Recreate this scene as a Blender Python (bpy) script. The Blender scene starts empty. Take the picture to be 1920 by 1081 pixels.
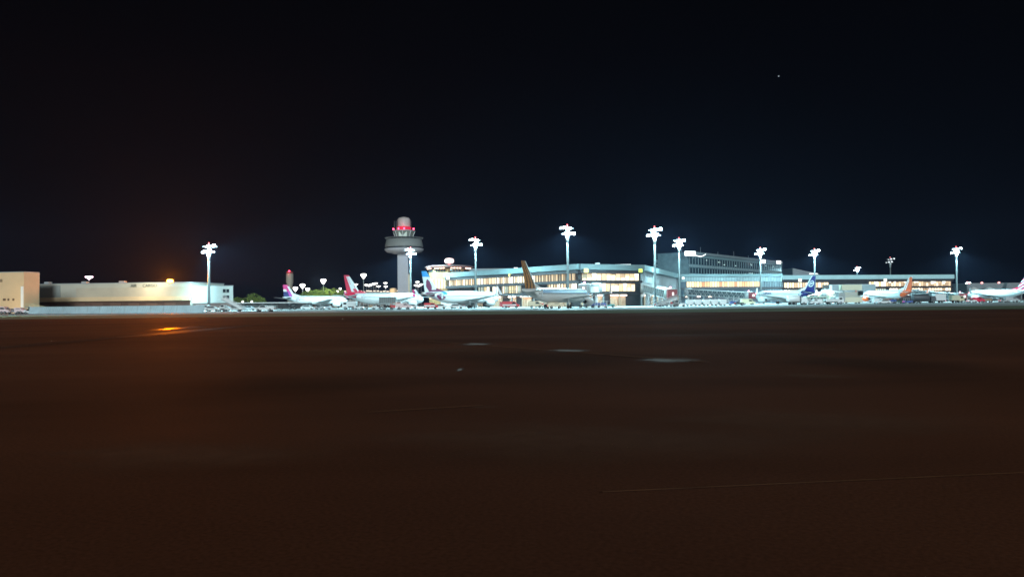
import bpy, math, random
from mathutils import Vector, Matrix
random.seed(7)
S = bpy.context.scene
COL = S.collection
R = math.radians
# ------------------------------------------------------------------ camera
F = 1450.0; HC = 566.5; ROLL = -0.57; CH = 1.8
PITCH = math.degrees(math.atan((HC-540.5)/F))
cd = bpy.data.cameras.new("Camera"); cam = bpy.data.objects.new("Camera", cd); COL.objects.link(cam)
cd.sensor_width = 36; cd.lens = 36*F/1920; cd.clip_start = 0.1; cd.clip_end = 20000
CM = Matrix.Translation((0,0,CH)) @ Matrix.Rotation(R(90+PITCH),4,'X') @ Matrix.Rotation(R(ROLL),4,'Z')
cam.matrix_world = CM; S.camera = cam
def P(px, py, Y):
    d = CM.to_3x3() @ Vector(((px-960)/F, (540.5-py)/F, -1)); return Vector((0,0,CH)) + d*(Y/d.y)
def hy(px): return HC - (px-960)*math.tan(-R(ROLL))
def G(px, Y):
    p = P(px, hy(px)+F*CH/Y, Y); return Vector((p.x, p.y, 0))
def ZZ(px, py, Y): return P(px, py, Y).z
# ------------------------------------------------------------------ world, sun, exposure
W = bpy.data.worlds.new("World"); S.world = W; W.use_nodes = True
bg = W.node_tree.nodes["Background"]
bg.inputs[0].default_value = (0.55,0.65,1.0,1); bg.inputs[1].default_value = 0.0009
sd = bpy.data.lights.new("front_fill_sun",'SUN'); sd.energy = 2.3; sd.angle = R(12); sd.color = (0.80,0.96,1.0)  # added frontal fill, stands in for distant floodlights behind the camera
so = bpy.data.objects.new("front_fill_sun", sd); COL.objects.link(so); so.rotation_euler = (R(75),0,R(9))
S.view_settings.view_transform='Standard'; S.view_settings.look='None'; S.view_settings.exposure=0; S.view_settings.gamma=1
S.view_settings.use_curve_mapping=False
try:
    S.cycles.volume_bounces=0; S.cycles.max_bounces=5; S.cycles.sample_clamp_indirect=2.5
    S.cycles.filter_width=1.6; S.cycles.use_denoising=True; S.cycles.use_light_tree=True; S.cycles.diffuse_bounces=2
    S.cycles.caustics_reflective=False
except Exception as e: print(e)
# ------------------------------------------------------------------ helpers
MATS = {}
def mat(name, col=(.5,.5,.5), rough=.6, metal=0, em=None, es=0, spec=.5, sample=False, noise=0, nscale=1.0, bump=0):
    if name in MATS: return MATS[name]
    m = bpy.data.materials.new(name); m.use_nodes=True; nt=m.node_tree; b=nt.nodes["Principled BSDF"]
    b.inputs["Base Color"].default_value=(*col,1); b.inputs["Roughness"].default_value=rough
    b.inputs["Metallic"].default_value=metal; b.inputs["Specular IOR Level"].default_value=spec
    if em:
        b.inputs["Emission Color"].default_value=(*em,1); b.inputs["Emission Strength"].default_value=es
    m.cycles.emission_sampling = 'FRONT' if sample else 'NONE'
    if noise:
        tc=nt.nodes.new("ShaderNodeTexCoord"); n=nt.nodes.new("ShaderNodeTexNoise")
        n.inputs["Scale"].default_value=nscale; n.inputs["Detail"].default_value=6
        nt.links.new(tc.outputs["Object"], n.inputs["Vector"])
        mp=nt.nodes.new("ShaderNodeMapRange"); mp.inputs[3].default_value=1-noise; mp.inputs[4].default_value=1+noise
        mp.inputs[1].default_value=.3; mp.inputs[2].default_value=.7
        nt.links.new(n.outputs[0], mp.inputs[0])
        mx=nt.nodes.new("ShaderNodeVectorMath"); mx.operation='SCALE'; mx.inputs[0].default_value=col
        nt.links.new(mp.outputs[0], mx.inputs["Scale"]); nt.links.new(mx.outputs[0], b.inputs["Base Color"])
        if bump:
            bp=nt.nodes.new("ShaderNodeBump"); bp.inputs["Strength"].default_value=bump
            nt.links.new(n.outputs[0],bp.inputs["Height"]); nt.links.new(bp.outputs[0],b.inputs["Normal"])
    MATS[name]=m; return m
class MB:
    def __init__(s, M=None): s.v=[]; s.f=[]; s.mi=[]; s.M=M or Matrix()
    def pts(s, ps): 
        n=len(s.v); s.v += [tuple(s.M@Vector(p)) for p in ps]; return n
    def face(s, ps, mi=0):
        n=s.pts(ps); s.f.append(tuple(range(n,n+len(ps)))); s.mi.append(mi)
    def box(s, c, d, rz=0, mi=0, taper=1.0, shift=(0,0), Rm=None):
        x,y,z=[k/2 for k in d]; rm = Rm if Rm is not None else Matrix.Rotation(rz,3,'Z')
        ps=[]
        for zz,t,sh in((-z,1,(0,0)),(z,taper,shift)):
            for xx,yy in((-x,-y),(x,-y),(x,y),(-x,y)):
                ps.append(Vector(c)+rm@Vector((xx*t+sh[0],yy*t+sh[1],zz)))
        n=s.pts(ps)
        for q in((0,3,2,1),(4,5,6,7),(0,1,5,4),(1,2,6,5),(2,3,7,6),(3,0,4,7)):
            s.f.append(tuple(n+k for k in q)); s.mi.append(mi)
        return s
    def bar(s, a, b, r, seg=6, r2=None, mi=0, cap=True):
        a=Vector(a); b=Vector(b); r2=r if r2 is None else r2; d=(b-a).normalized()
        u=d.orthogonal().normalized(); w=d.cross(u)
        ps=[p+(u*math.cos(t)+w*math.sin(t))*rr for p,rr in((a,r),(b,r2)) for t in[2*math.pi*k/seg for k in range(seg)]]
        n=s.pts(ps)
        for k in range(seg):
            j=(k+1)%seg; s.f.append((n+k,n+j,n+seg+j,n+seg+k)); s.mi.append(mi)
        if cap:
            s.f.append(tuple(n+k for k in reversed(range(seg)))); s.f.append(tuple(n+seg+k for k in range(seg))); s.mi+=[mi,mi]
        return s
    def lathe(s, prof, seg=24, c=(0,0,0), mi=0, axis='Z', mf=None):
        c=Vector(c); ps=[]
        for r,h in prof:
            for k in range(seg):
                t=2*math.pi*k/seg; a,b=r*math.cos(t),r*math.sin(t)
                ps.append(c+(Vector((a,b,h)) if axis=='Z' else Vector((h,a,b)) if axis=='X' else Vector((b,h,a))))
        n=s.pts(ps)
        for i in range(len(prof)-1):
            for k in range(seg):
                j=(k+1)%seg; s.f.append((n+i*seg+k,n+i*seg+j,n+(i+1)*seg+j,n+(i+1)*seg+k)); s.mi.append(mf(i,k) if mf else mi)
        s.f.append(tuple(n+k for k in reversed(range(seg)))); s.mi.append(mf(0,0) if mf else mi)
        m=n+(len(prof)-1)*seg; s.f.append(tuple(m+k for k in range(seg))); s.mi.append(mf(len(prof)-2,0) if mf else mi)
        return s
    def prism(s, poly, y0, y1, mi=0):          # poly in x,z extruded along y
        k=len(poly); n=s.pts([(x,y0,z) for x,z in poly]+[(x,y1,z) for x,z in poly])
        s.f.append(tuple(range(n,n+k))); s.f.append(tuple(reversed(range(n+k,n+2*k)))); s.mi+=[mi,mi]
        for i in range(k):
            j=(i+1)%k; s.f.append((n+i,n+k+i,n+k+j,n+j)); s.mi.append(mi)
        return s
    def build(s, name, ms, parent=None, smooth=False, label=None):
        me=bpy.data.meshes.new(name); me.from_pydata(s.v,[],s.f)
        for m in (ms if isinstance(ms,(list,tuple)) else [ms]): me.materials.append(m)
        me.polygons.foreach_set("material_index", s.mi)
        if smooth: me.polygons.foreach_set("use_smooth",[True]*len(s.f))
        me.update()
        o=bpy.data.objects.new(name,me); COL.objects.link(o)
        if parent: o.parent=parent
        if label: o['label']=label
        return o
def thing(name, label, cat, loc=(0,0,0), rz=0, group=None, sc=1):
    o=bpy.data.objects.new(name,None); COL.objects.link(o); o.location=loc; o.rotation_euler=(0,0,rz); o.scale=(sc,)*3
    o['label']=label; o['category']=cat
    if group: o['group']=group
    return o
def tag(o,label,cat,group=None):
    o['label']=label; o['category']=cat
    if group: o['group']=group
    return o
def copy_tree(o, parent=None):
    c=o.copy(); COL.objects.link(c)
    if parent: c.parent=parent
    for ch in list(o.children): copy_tree(ch,c)
    return c
def light(kind, loc, power, col, radius=1.0, size=None, blend=.5, aim=None, parent=None, name="lamp_light"):
    l=bpy.data.lights.new(name,kind); l.energy=power; l.color=col; l.shadow_soft_size=radius
    if kind=='SPOT': l.spot_size=R(size); l.spot_blend=blend
    o=bpy.data.objects.new(name,l); COL.objects.link(o); o.location=loc
    if aim is not None: o.rotation_euler=(Vector(aim)-Vector(loc)).to_track_quat('-Z','Y').to_euler()
    return o
WHITE=mat('white_paint',(.78,.80,.80),.35); GREYP=mat('grey_paint',(.35,.37,.38),.5); DARK=mat('dark_rubber',(.02,.02,.02),.7)
GLASS=mat('dark_glass',(.02,.03,.035),.12); STEEL=mat('galvanised_steel',(.5,.52,.53),.45,.4); RED=mat('red_paint',(.6,.03,.04),.4)
CONC=mat('concrete',(.42,.42,.40),.8,noise=.12,nscale=.6); YELL=mat('yellow_paint',(.75,.5,.06),.5)
BLUEP=mat('blue_paint',(.05,.12,.4),.4); ORANGEP=mat('orange_paint',(.85,.18,.02),.4)
FLOOD=mat('flood_lens',(.9,.9,.9),.3,em=(.85,1,1),es=40); REDL=mat('red_lamp',(.5,0,0),.3,em=(1,.06,.14),es=9)
HEADL=mat('headlight_lens',(.8,.8,.8),.2,em=(1,.95,.85),es=3); TAILL=mat('tail_lamp',(.4,0,0),.3,em=(1,.05,.05),es=2)
# ------------------------------------------------------------------ ground
def ground_mat(name, col, rough, wet=0.0, col2=None, spec=.3):
    m=bpy.data.materials.new(name); m.use_nodes=True; nt=m.node_tree; b=nt.nodes["Principled BSDF"]; N=nt.nodes.new; Lk=nt.links.new
    tc=N("ShaderNodeTexCoord")
    def noise(scale, detail, sx=1, sy=1, rz=0):
        mp=N("ShaderNodeMapping"); mp.inputs["Scale"].default_value=(sx,sy,1); mp.inputs["Rotation"].default_value=(0,0,rz)
        n=N("ShaderNodeTexNoise"); n.inputs["Scale"].default_value=scale; n.inputs["Detail"].default_value=detail
        Lk(tc.outputs["Object"],mp.inputs[0]); Lk(mp.outputs[0],n.inputs["Vector"]); return n
    n1=noise(.05,5,1,2.5,.15); n2=noise(23,9,1,1,.4); n3=noise(.035,4,1,4,-.12); 
    r=N("ShaderNodeValToRGB"); r.color_ramp.elements[0].position=.32; r.color_ramp.elements[1].position=.7
    c2=col2 or tuple(k*1.9 for k in col)
    r.color_ramp.elements[0].color=(*col,1); r.color_ramp.elements[1].color=(*c2,1); Lk(n1.outputs[0],r.inputs[0])
    mx=N("ShaderNodeMixRGB"); mx.blend_type='MULTIPLY'; mx.inputs[0].default_value=.55; Lk(r.outputs[0],mx.inputs[1])
    r2=N("ShaderNodeValToRGB"); r2.color_ramp.elements[0].position=.25; r2.color_ramp.elements[1].position=.75
    r2.color_ramp.elements[0].color=(.3,.3,.3,1); r2.color_ramp.elements[1].color=(1,1,1,1); Lk(n2.outputs[0],r2.inputs[0]); Lk(r2.outputs[0],mx.inputs[2])
    Lk(mx.outputs[0],b.inputs["Base Color"])
    rr=N("ShaderNodeMapRange"); rr.inputs[1].default_value=.52; rr.inputs[2].default_value=.68; rr.inputs[3].default_value=rough; rr.inputs[4].default_value=rough-wet
    Lk(n3.outputs[0],rr.inputs[0]); Lk(rr.outputs[0],b.inputs["Roughness"]); b.inputs["Specular IOR Level"].default_value=spec
    bp=N("ShaderNodeBump"); bp.inputs["Strength"].default_value=.25; bp.inputs["Distance"].default_value=.01; Lk(n2.outputs[0],bp.inputs["Height"]); Lk(bp.outputs[0],b.inputs["Normal"])
    return m
ASPH=ground_mat('worn_asphalt',(.098,.034,.017),.9,.15,spec=.01)
def sheet(name, pts, z, m):
    b=MB(); b.face([(x,y,z) for x,y in pts]); o=b.build(name,m); o['kind']='structure'; return o
sheet('ground',[(-3000,-300),(3000,-300),(3000,5000),(-3000,5000)],0,ASPH)
APR=ground_mat('apron_concrete',(.42,.43,.42),.7,.1)
GRASSM=ground_mat('verge_grass',(.16,.19,.12),.95,0,spec=.05)
eL,eR=158.,172.
def eY(x): return eL+(eR-eL)*(x+400)/800
sheet('apron',[(-400,eY(-400)),(400,eY(400)),(400,700),(-400,700)],.012,APR)
sheet('grass_verge',[(-400,eY(-400)-48),(400,eY(400)-48),(400,eY(400)-.3),(-400,eY(-400)-.3)],.012,GRASSM)
PAINT=mat('worn_white_marking',(.62,.62,.58),.6,noise=.35,nscale=.8)
def line_on(name,x0,x1,y0,y1,w,m,z=.02):
    d=Vector((x1-x0,y1-y0)).normalized(); n=Vector((-d.y,d.x))*w/2
    return sheet(name,[(x0-n.x,y0-n.y),(x1-n.x,y1-n.y),(x1+n.x,y1+n.y),(x0+n.x,y0+n.y)],z,m)
line_on('edge_marking',-300,-28,eY(-300)+.6,eY(-28)+.6,.9,PAINT)
line_on('taxi_marking',5,120,eY(5)+6,eY(120)+10,.5,PAINT)
# pale painted lamp glints, damp patches and old repair seams in the near tarmac
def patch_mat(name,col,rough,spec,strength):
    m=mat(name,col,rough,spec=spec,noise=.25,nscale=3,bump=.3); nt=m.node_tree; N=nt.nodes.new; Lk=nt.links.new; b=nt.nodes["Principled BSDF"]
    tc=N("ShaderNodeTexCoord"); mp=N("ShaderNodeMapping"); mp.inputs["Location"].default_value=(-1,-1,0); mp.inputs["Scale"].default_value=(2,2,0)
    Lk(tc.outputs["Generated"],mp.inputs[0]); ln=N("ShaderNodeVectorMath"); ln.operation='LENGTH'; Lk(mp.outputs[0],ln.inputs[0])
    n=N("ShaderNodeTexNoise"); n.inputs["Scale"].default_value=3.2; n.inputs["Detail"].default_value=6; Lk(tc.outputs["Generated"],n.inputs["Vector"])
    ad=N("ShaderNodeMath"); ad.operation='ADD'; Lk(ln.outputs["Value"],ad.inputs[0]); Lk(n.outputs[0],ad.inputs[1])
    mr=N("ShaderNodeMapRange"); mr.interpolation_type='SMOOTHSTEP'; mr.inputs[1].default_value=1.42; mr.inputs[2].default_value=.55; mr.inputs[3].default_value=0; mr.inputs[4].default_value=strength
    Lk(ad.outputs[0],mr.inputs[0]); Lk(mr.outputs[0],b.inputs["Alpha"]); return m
PALEP=patch_mat('pale_glint_paint',(.5,.5,.48),.8,.1,.85); SHEEN=patch_mat('damp_sheen',(.05,.03,.02),.4,.14,.6); SHEENW=patch_mat('wide_damp_sheen',(.075,.034,.017),.62,.25,.7); DKP=patch_mat('dark_oily_patch',(.065,.03,.017),.8,.03,.3); LTP=patch_mat('dust_and_glint_patch',(.22,.11,.065),.9,.03,.28)
def blob(name,c,rx,ry,rz,z,m):
    b=MB(Matrix.Translation((0,0,0))); b.face([(-rx,-ry,0),(rx,-ry,0),(rx,ry,0),(-rx,ry,0)]); o=b.build(name,m); o.location=(c[0],c[1],z); o.rotation_euler=(0,0,rz); o['kind']='structure'; return o
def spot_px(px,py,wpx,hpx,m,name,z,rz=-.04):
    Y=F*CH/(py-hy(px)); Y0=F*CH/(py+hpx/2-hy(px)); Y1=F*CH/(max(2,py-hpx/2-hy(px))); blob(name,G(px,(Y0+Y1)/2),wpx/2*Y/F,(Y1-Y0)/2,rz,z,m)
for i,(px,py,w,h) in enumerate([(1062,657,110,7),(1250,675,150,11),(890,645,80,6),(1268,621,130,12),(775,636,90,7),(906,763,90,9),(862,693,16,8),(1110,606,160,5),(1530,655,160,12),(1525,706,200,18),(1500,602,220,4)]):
    spot_px(px,py,w,h,PALEP if i in(0,1,2,6) else LTP,'glint_patch',.006+.001*i)  # pale ovals put the wet lamp glints into the ground colour
spot_px(318,617,80,10,SHEEN,'damp_patch',.022,0); spot_px(318,650,150,90,SHEENW,'damp_patch',.020,0)
for i,(px,py,w,h) in enumerate([(1000,680,520,60),(1500,640,600,40),(500,730,700,70),(1640,690,500,60),(700,600,700,14)]): spot_px(px,py,w,h,DKP,'dark_patch',.0245+.0005*i,.02*(i-3))
for i,(px,py,w,h) in enumerate([(1100,840,1300,120),(330,860,800,80),(1500,800,900,90),(700,660,700,24)]): spot_px(px,py,w,h,LTP,'dust_and_glint_patch',.030+.0005*i,.015*(i-2))
SEAM=mat('tar_seam',(.21,.085,.035),.85,spec=.05,noise=.3,nscale=2)
a=G(1130,F*CH/(926-hy(1130))); b_=G(1930,F*CH/(889-hy(1930))); line_on('tar_seam',a.x,b_.x,a.y,b_.y,.03,SEAM,.034)
for px0,py0,px1,py1,w in ((690,775,905,762,.05),(800,640,1330,680,.12),(1060,603,1500,612,.2)):
    a=G(px0,F*CH/(py0-hy(px0))); b_=G(px1,F*CH/(py1-hy(px1))); line_on('tar_seam',a.x,b_.x,a.y,b_.y,w,SEAM,.034)
# ------------------------------------------------------------------ facade tools
def frame(p0,p1,org):
    ex=(p1-p0).normalized(); ey=Vector((-ex.y,ex.x,0)); M=Matrix.Identity(4)
    for i in range(3): M[i][0]=ex[i]; M[i][1]=ey[i]; M[i][2]=(0,0,1)[i]; M[i][3]=(p0-org)[i]
    return M,(p1-p0).length
WL=[]
for i,(c,e) in enumerate([((1,.78,.48),1.6),((1,.82,.55),1.2),((1,.70,.40),.75),((1,.62,.33),.42),((.9,.55,.3),.2),((1,.92,.75),1.8),((1,.75,.35),.9),((.8,.9,.75),.55)]):
    WL.append(mat('lit_window_%d'%i,(.25,.2,.15),.15,em=c,es=e*1.3))
OR=[mat('amber_window_%d'%i,(.25,.15,.1),.15,em=c,es=e*1.35) for i,(c,e) in enumerate([((1,.55,.22),.9),((1,.68,.32),1.1),((1,.42,.15),.6),((1,.78,.45),1.2)])]
WALLD=mat('dark_cladding',(.028,.024,.026),.5,noise=.2,nscale=.5); WALLG=mat('grey_cladding',(.19,.215,.225),.5,noise=.1,nscale=.4)
FASC=mat('pale_fascia',(.17,.25,.26),.45,noise=.06,nscale=.3); MULL=mat('mullion_metal',(.014,.011,.011),.4)
def wins(parent,M,x0,x1,z0,z1,n,pick,gap=.25,y=-.12,depth=.1,inner=None):
    w=(x1-x0)/n
    for i in range(n):
        m=pick(i)
        if m is None: continue
        b=MB(M); b.box((x0+w*(i+.5),y,(z0+z1)/2),(w-gap,depth,z1-z0)); o=b.build('window',m,parent)
        if inner:      # blinds and interior shapes seen in the pane
            f=MB(M); hh=(z1-z0)*inner(i)
            f.box((x0+w*(i+.5),y-depth/2-.03,z1-hh/2),(w-gap,.04,hh)); f.build('blind',random.choice(WL[2:6]),o)
def mull(parent,M,x0,x1,z0,z1,n,y=-.2,w=.18,m=None,d=.2,name='mullions'):
    b=MB(M)
    for i in range(n+1): b.box((x0+(x1-x0)*i/n,y,(z0+z1)/2),(w,d,z1-z0))
    b.build(name,m or MULL,parent)
def band(parent,M,x0,x1,z0,z1,name,m,y=-.5,d=1.0):
    MB(M).box(((x0+x1)/2,y+d/2,(z0+z1)/2),(x1-x0,d,z1-z0)).build(name,m,parent)
# ------------------------------------------------------------------ main terminal
rd=random.Random(3)
def pickw(lo=.0,vals=(0,1,5,0,1,2,3)):
    return lambda i: WL[rd.choice(vals)]
T=G(1087,271); TB=thing('terminal_building','long dark terminal with pale roof fascia and two rows of lit windows','terminal',T)
pA=[G(838,343),G(1087,271),G(1203,284),G(1274,395)]
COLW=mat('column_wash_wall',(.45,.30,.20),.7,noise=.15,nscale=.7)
CLAMP=mat('canopy_light',(.9,.9,.9),.3,em=(1,.78,.62),es=7,sample=True)
DIMW=mat('service_opening',(.3,.22,.16),.5,em=(1,.7,.45),es=.35)
for si in range(3):
    M,L=frame(pA[si],pA[si+1],T)
    MB(M).box((L/2,10.3,7.4),(L-.2,20,14.6)).build('wall',WALLD if si<2 else WALLG,TB)
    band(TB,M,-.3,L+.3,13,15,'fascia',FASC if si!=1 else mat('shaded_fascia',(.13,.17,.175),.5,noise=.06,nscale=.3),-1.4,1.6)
    if si<2:
        band(TB,M,0,L,11.8,12.9,'soffit',WALLD,-.9,1.3)
        band(TB,M,0,L,8.25,9.3,'spandrel',WALLD,-.7,1.2)
        band(TB,M,0,L,4.4,5.35,'canopy',WALLD,-1.2,1.8)
    if si==0:
        bright=lambda i: WL[rd.choice((0,0,1,5,2,1,5))] if (i<33) else WL[rd.choice((2,3,4,3,2))]
        wins(TB,M,2,L-2,9.35,11.75,44,bright,.55)
        wins(TB,M,L*.28,L*.62,5.45,8.2,14,lambda i:WL[rd.choice((7,5,1,7,6))] if rd.random()<.75 else None,.5)
        wins(TB,M,L*.80,L-1,5.45,8.2,9,lambda i:WL[rd.choice((5,1,2,0))],.5)
        mull(TB,M,1,L-1,5.4,11.8,60,y=-.35,w=.16)
        spots=[(L*.235,3,1),(L*.30,3.4,0),(L*.44,7,1),(L*.56,4,0),(L*.66,6,1),(L*.76,4,0),(L*.9,8,0)]
    elif si==1:
        wins(TB,M,1,L-1.2,9.35,11.75,12,lambda i:WL[rd.choice((0,1,2,1,0))],.3,inner=lambda i:rd.choice((.25,.35,.6,.75)))
        wins(TB,M,2.2,L-3,5.45,8.2,12,lambda i:WL[rd.choice((6,5,0,6,1))],.25,inner=lambda i:rd.choice((.15,.3,.5)))
        spots=[(2.8,5,0),(8.2,3,0),(14.9,4,0),(18.6,2.2,0)]
    else:
        spots=[(6,3.2,1),(24,4,0),(36,4,0)]
        mull(TB,M,1,L-1,5.2,12.8,26,y=-.35,w=.12,m=GREYP)
    for k,(x,w,org) in enumerate(spots):
        MB(M).box((x,-.15,1.8),(w,.3,3.6)).build('doorway',[COLW],TB)
        MB(M).box((x,-.75,3.95),(w,.7,.35)).build('canopy_lamp',CLAMP,TB)
    for k in range(int(L/7)):
        MB(M).box((2+k*7,-1.5,2.15),(.5,.5,4.3)).build('column',WALLG if k%2 else COLW,TB)
def roof_box(name,label,cat,px,Y,z,dx,dy,dz,m,group=None,rz=0):
    p=G(px,Y); t=thing(name,label,cat,(p.x,p.y,z),rz,group)
    MB().box((0,0,dz/2),(dx,dy,dz)).build('housing',m,t); MB().box((0,0,dz+.06),(dx*1.06,dy*1.06,.1)).build('cap',GREYP,t)
    return t
SKYL=mat('lit_skylight',(.8,.8,.8),.3,em=(1,.88,.85),es=1.1)
roof_box('roof_unit','small white ventilation unit alone on the terminal roof beside long skylight','roof unit',1121,285,14.75,1.6,1.6,1.2,WHITE)
roof_box('roof_skylight','long white glowing skylight on the terminal roof','skylight',1169,292,14.75,5.6,2,.9,SKYL)
roof_box('roof_unit','tiny pale vent on the terminal roof left of striped tail','roof unit',968,310,14.75,1.6,1.2,.9,SKYL)
# yellow / white gate signs on the terminals
YS=mat('yellow_sign_face',(.8,.6,.1),.3,em=(1,.82,.22),es=1.1); WS=mat('white_sign_face',(.8,.8,.7),.3,em=(1,.93,.75),es=1.2)
YS2=mat('lemon_sign_face',(.7,.8,.05),.3,em=(.75,.9,.05),es=.9)
for px,py,Y,s,m,lab in [(1099,507,267.5,1.35,YS,'yellow gate sign at front corner of the terminal'),(1201,507,280,1.25,YS2,'lemon gate sign at right end of bright front windows'),
    (957,514.5,303,1.3,YS,'yellow gate sign just left of the striped tail fin'),(840,521,338,1.3,WS,'round white gate sign at left end of the terminal roof'),
    (1250,514,350,1.0,YS,'small yellow gate sign on receding grey terminal wall'),(1281,521,383,1.0,WS,'small pale gate sign right of mast by office block'),
    (1500,525,413,1.6,WS,'white gate sign above windows left of blue tail fin'),(1660,525,423,1.6,WS,'white gate sign above windows right of cream loader'),
    (1748,529.5,427,1.4,WS,'white gate sign directly under right terminal roof near orange tail'),(1769,529.5,427,1.4,WS,'white gate sign nearest the far end of right terminal')]:
    p=P(px,py,Y); t=thing('gate_sign',lab,'sign',p,0,'lit gate signs on the terminals')
    MB().box((0,0,0),(s,.25,s)).build('face_panel',m,t); MB().box((0,.2,0),(s*1.12,.14,s*1.12)).build('sign_frame',GREYP,t)
    MB().bar((s*.5,.3,0),(s*1.1,2.5,0),.06).build('bracket',GREYP,t)
# ------------------------------------------------------------------ terrace pavilion
p=G(843,352); PV=thing('terrace_pavilion','warm lit polygonal pavilion with flat overhanging roof left of terminal','pavilion',p)
OCH=mat('ochre_wall',(.24,.135,.05),.7,noise=.1,nscale=.4)
MB().lathe([(9.2,0),(9.2,17)],8).build('wall',OCH,PV)
b=MB(); b.lathe([(10.6,17.6),(11.3,18.2),(9.4,18.7),(2,19)],8); b.build('roof',mat('roof_red_grey',(.35,.2,.18),.6),PV)
for k in range(8):
    a0=2*math.pi*k/8; a1=2*math.pi*(k+1)/8; q0=Vector((9.35*math.cos(a0),9.35*math.sin(a0),0)); q1=Vector((9.35*math.cos(a1),9.35*math.sin(a1),0))
    if q0.y+q1.y<3:
        ee=(q1-q0).normalized(); mid=(q0+q1)/2; ang=math.atan2(ee.y,ee.x)
        for j in (-2,-.7,.7,2):
            MB().box(mid+ee*j+Vector((0,0,16.3)),(.9,.12,1.1),ang).build('window',GLASS,PV)
            MB().box(mid*1.1+ee*j+Vector((0,0,17.3)),(.5,.5,.25),ang).build('soffit_lamp',mat('terrace_lamp',(.9,.6,.5),.3,em=(1,.55,.38),es=9,sample=True),PV)
            MB().box(mid+ee*j+Vector((0,0,10.3)),(.95,.12,4.2),ang).build('window',WL[random.choice((6,0,6,1,3))],PV)
            MB().box(mid+ee*j+Vector((0,0,5.0)),(.8,.12,2.6),ang).build('window',WL[random.choice((6,0,3,1))],PV)
light('POINT',p+Vector((-5,-14,6)),500,(1,.62,.25),.5)
sg=thing('roof_sign','glowing pinkish white rounded sign on stem above terrace pavilion','sign',(p.x,p.y,18.9))
MB().lathe([(.1,-.1),(1.6,.1),(2.1,.7),(2.1,1.6),(1.5,2.2),(.1,2.4)],16,(0,0,.9)).build('sign_body',mat('pink_white_glow',(.9,.6,.6),.3,em=(1,.72,.68),es=2.5,sample=True),sg,True)
MB().bar((0,0,-.4),(0,0,1),.7,10,.35).build('stem',mat('red_glow_stem',(.5,.05,.05),.4,em=(1,.08,.1),es=.5),sg)
# low service block in front of pavilion
p=G(857,322); t=thing('service_block','pale flat service block low behind blue topped tail plane','service building',p)
MB().box((-1,0,3.0),(11,5,6.0)).build('wall',WHITE,t); MB().box((-1,0,6.1),(11.4,5.4,.3)).build('roof',GREYP,t)
for k in range(4): MB().box((-4.5+k*2.4,-2.55,4.4),(1.5,.1,1.0)).build('window',GLASS,t)
# hall behind the terminal roof
p=G(935,420); t=thing('rear_hall','dark grey hall rising behind the terminal roof','hall',p)
MB().box((0,0,9.7),(34,20,19.4)).build('wall',WALLG,t); MB().box((0,0,19.6),(34.4,20.4,.4)).build('roof',GREYP,t)
# ------------------------------------------------------------------ office block and podium
T=G(1290,408); OB=thing('office_block','tall glassy office block with stacked window bands right of terminal','office building',T)
q0,q1=G(1293,408),G(1466,528); M,L=frame(q0,q1,T); H=27.8
TEAL=mat('teal_glass',(.09,.15,.17),.25,noise=.25,nscale=.3); SLAT=mat('pale_slats',(.36,.44,.45),.5); DKB=mat('dark_glass_band',(.03,.055,.065),.2)
MB(M).box((L/2,9.2,H/2-.2),(L,18,H-.4)).build('wall',TEAL,OB)
band(OB,M,-.5,L+.4,H-1.3,H,'roof_edge',WALLG,-.8,2)
band(OB,M,0,L,25.0,26.1,'fascia',FASC,-.6,.8)
for z0,z1,nm in ((21.2,24.8,'glass_band'),(16.4,19.2,'glass_band')): band(OB,M,.1,L-.1,z0,z1,nm,DKB,-.12,.3)
for z0,z1 in ((19.6,21.0),(14.2,16.2)):
    band(OB,M,.05,L-.05,z0,z1,'slat_band',mat('mid_panel',(.17,.23,.245),.5),-.2,.3); mull(OB,M,.2,L-.2,z0,z1,56,-.3,.28,SLAT,.16,'slats')
mull(OB,M,.2,L-.2,21.2,24.9,40,-.25,.14,SLAT,.14,'slats'); mull(OB,M,.2,L-.2,16.5,19.2,40,-.25,.1,SLAT,.14,'slats')
for k in range(16):
    x=rd.uniform(4,L-6); z=rd.choice((17.6,18.4,22.2,23.4,23.9)); MB(M).box((x,-.35,z),(rd.uniform(.5,1.6),.08,.4)).build('window',mat('cool_office_light',(.5,.6,.6),.3,em=(.8,1,.95),es=.9),OB)
for k in range(5):
    MB(M).bar((4+k*L/6,6,H-.3),(4+k*L/6,6,H+2.5+k%2*1.5),.08).build('antenna',GREYP,OB)
# lower left wing of the office
T=G(1262,436); OW=thing('office_wing','lower dark office wing between receding terminal wall and office block','office building',T)
M,L=frame(G(1232,440),G(1290,428),T)
MB(M).box((L/2,6.1,12.6),(L,12,25.2)).build('wall',TEAL,OW); band(OW,M,0,L,23.6,25.2,'fascia',WALLG,-.4,1)
band(OW,M,0,L,21.6,22.4,'slat_band',SLAT,-.3,.4); mull(OW,M,.2,L-.2,17.4,21.4,18,-.2,.14,SLAT,.14,'slats')
for x,z in ((4,19.7),(9,19.2),(13,19.6)): MB(M).box((x,-.3,z),(1,.1,.5)).build('window',WS,OW)
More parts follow.
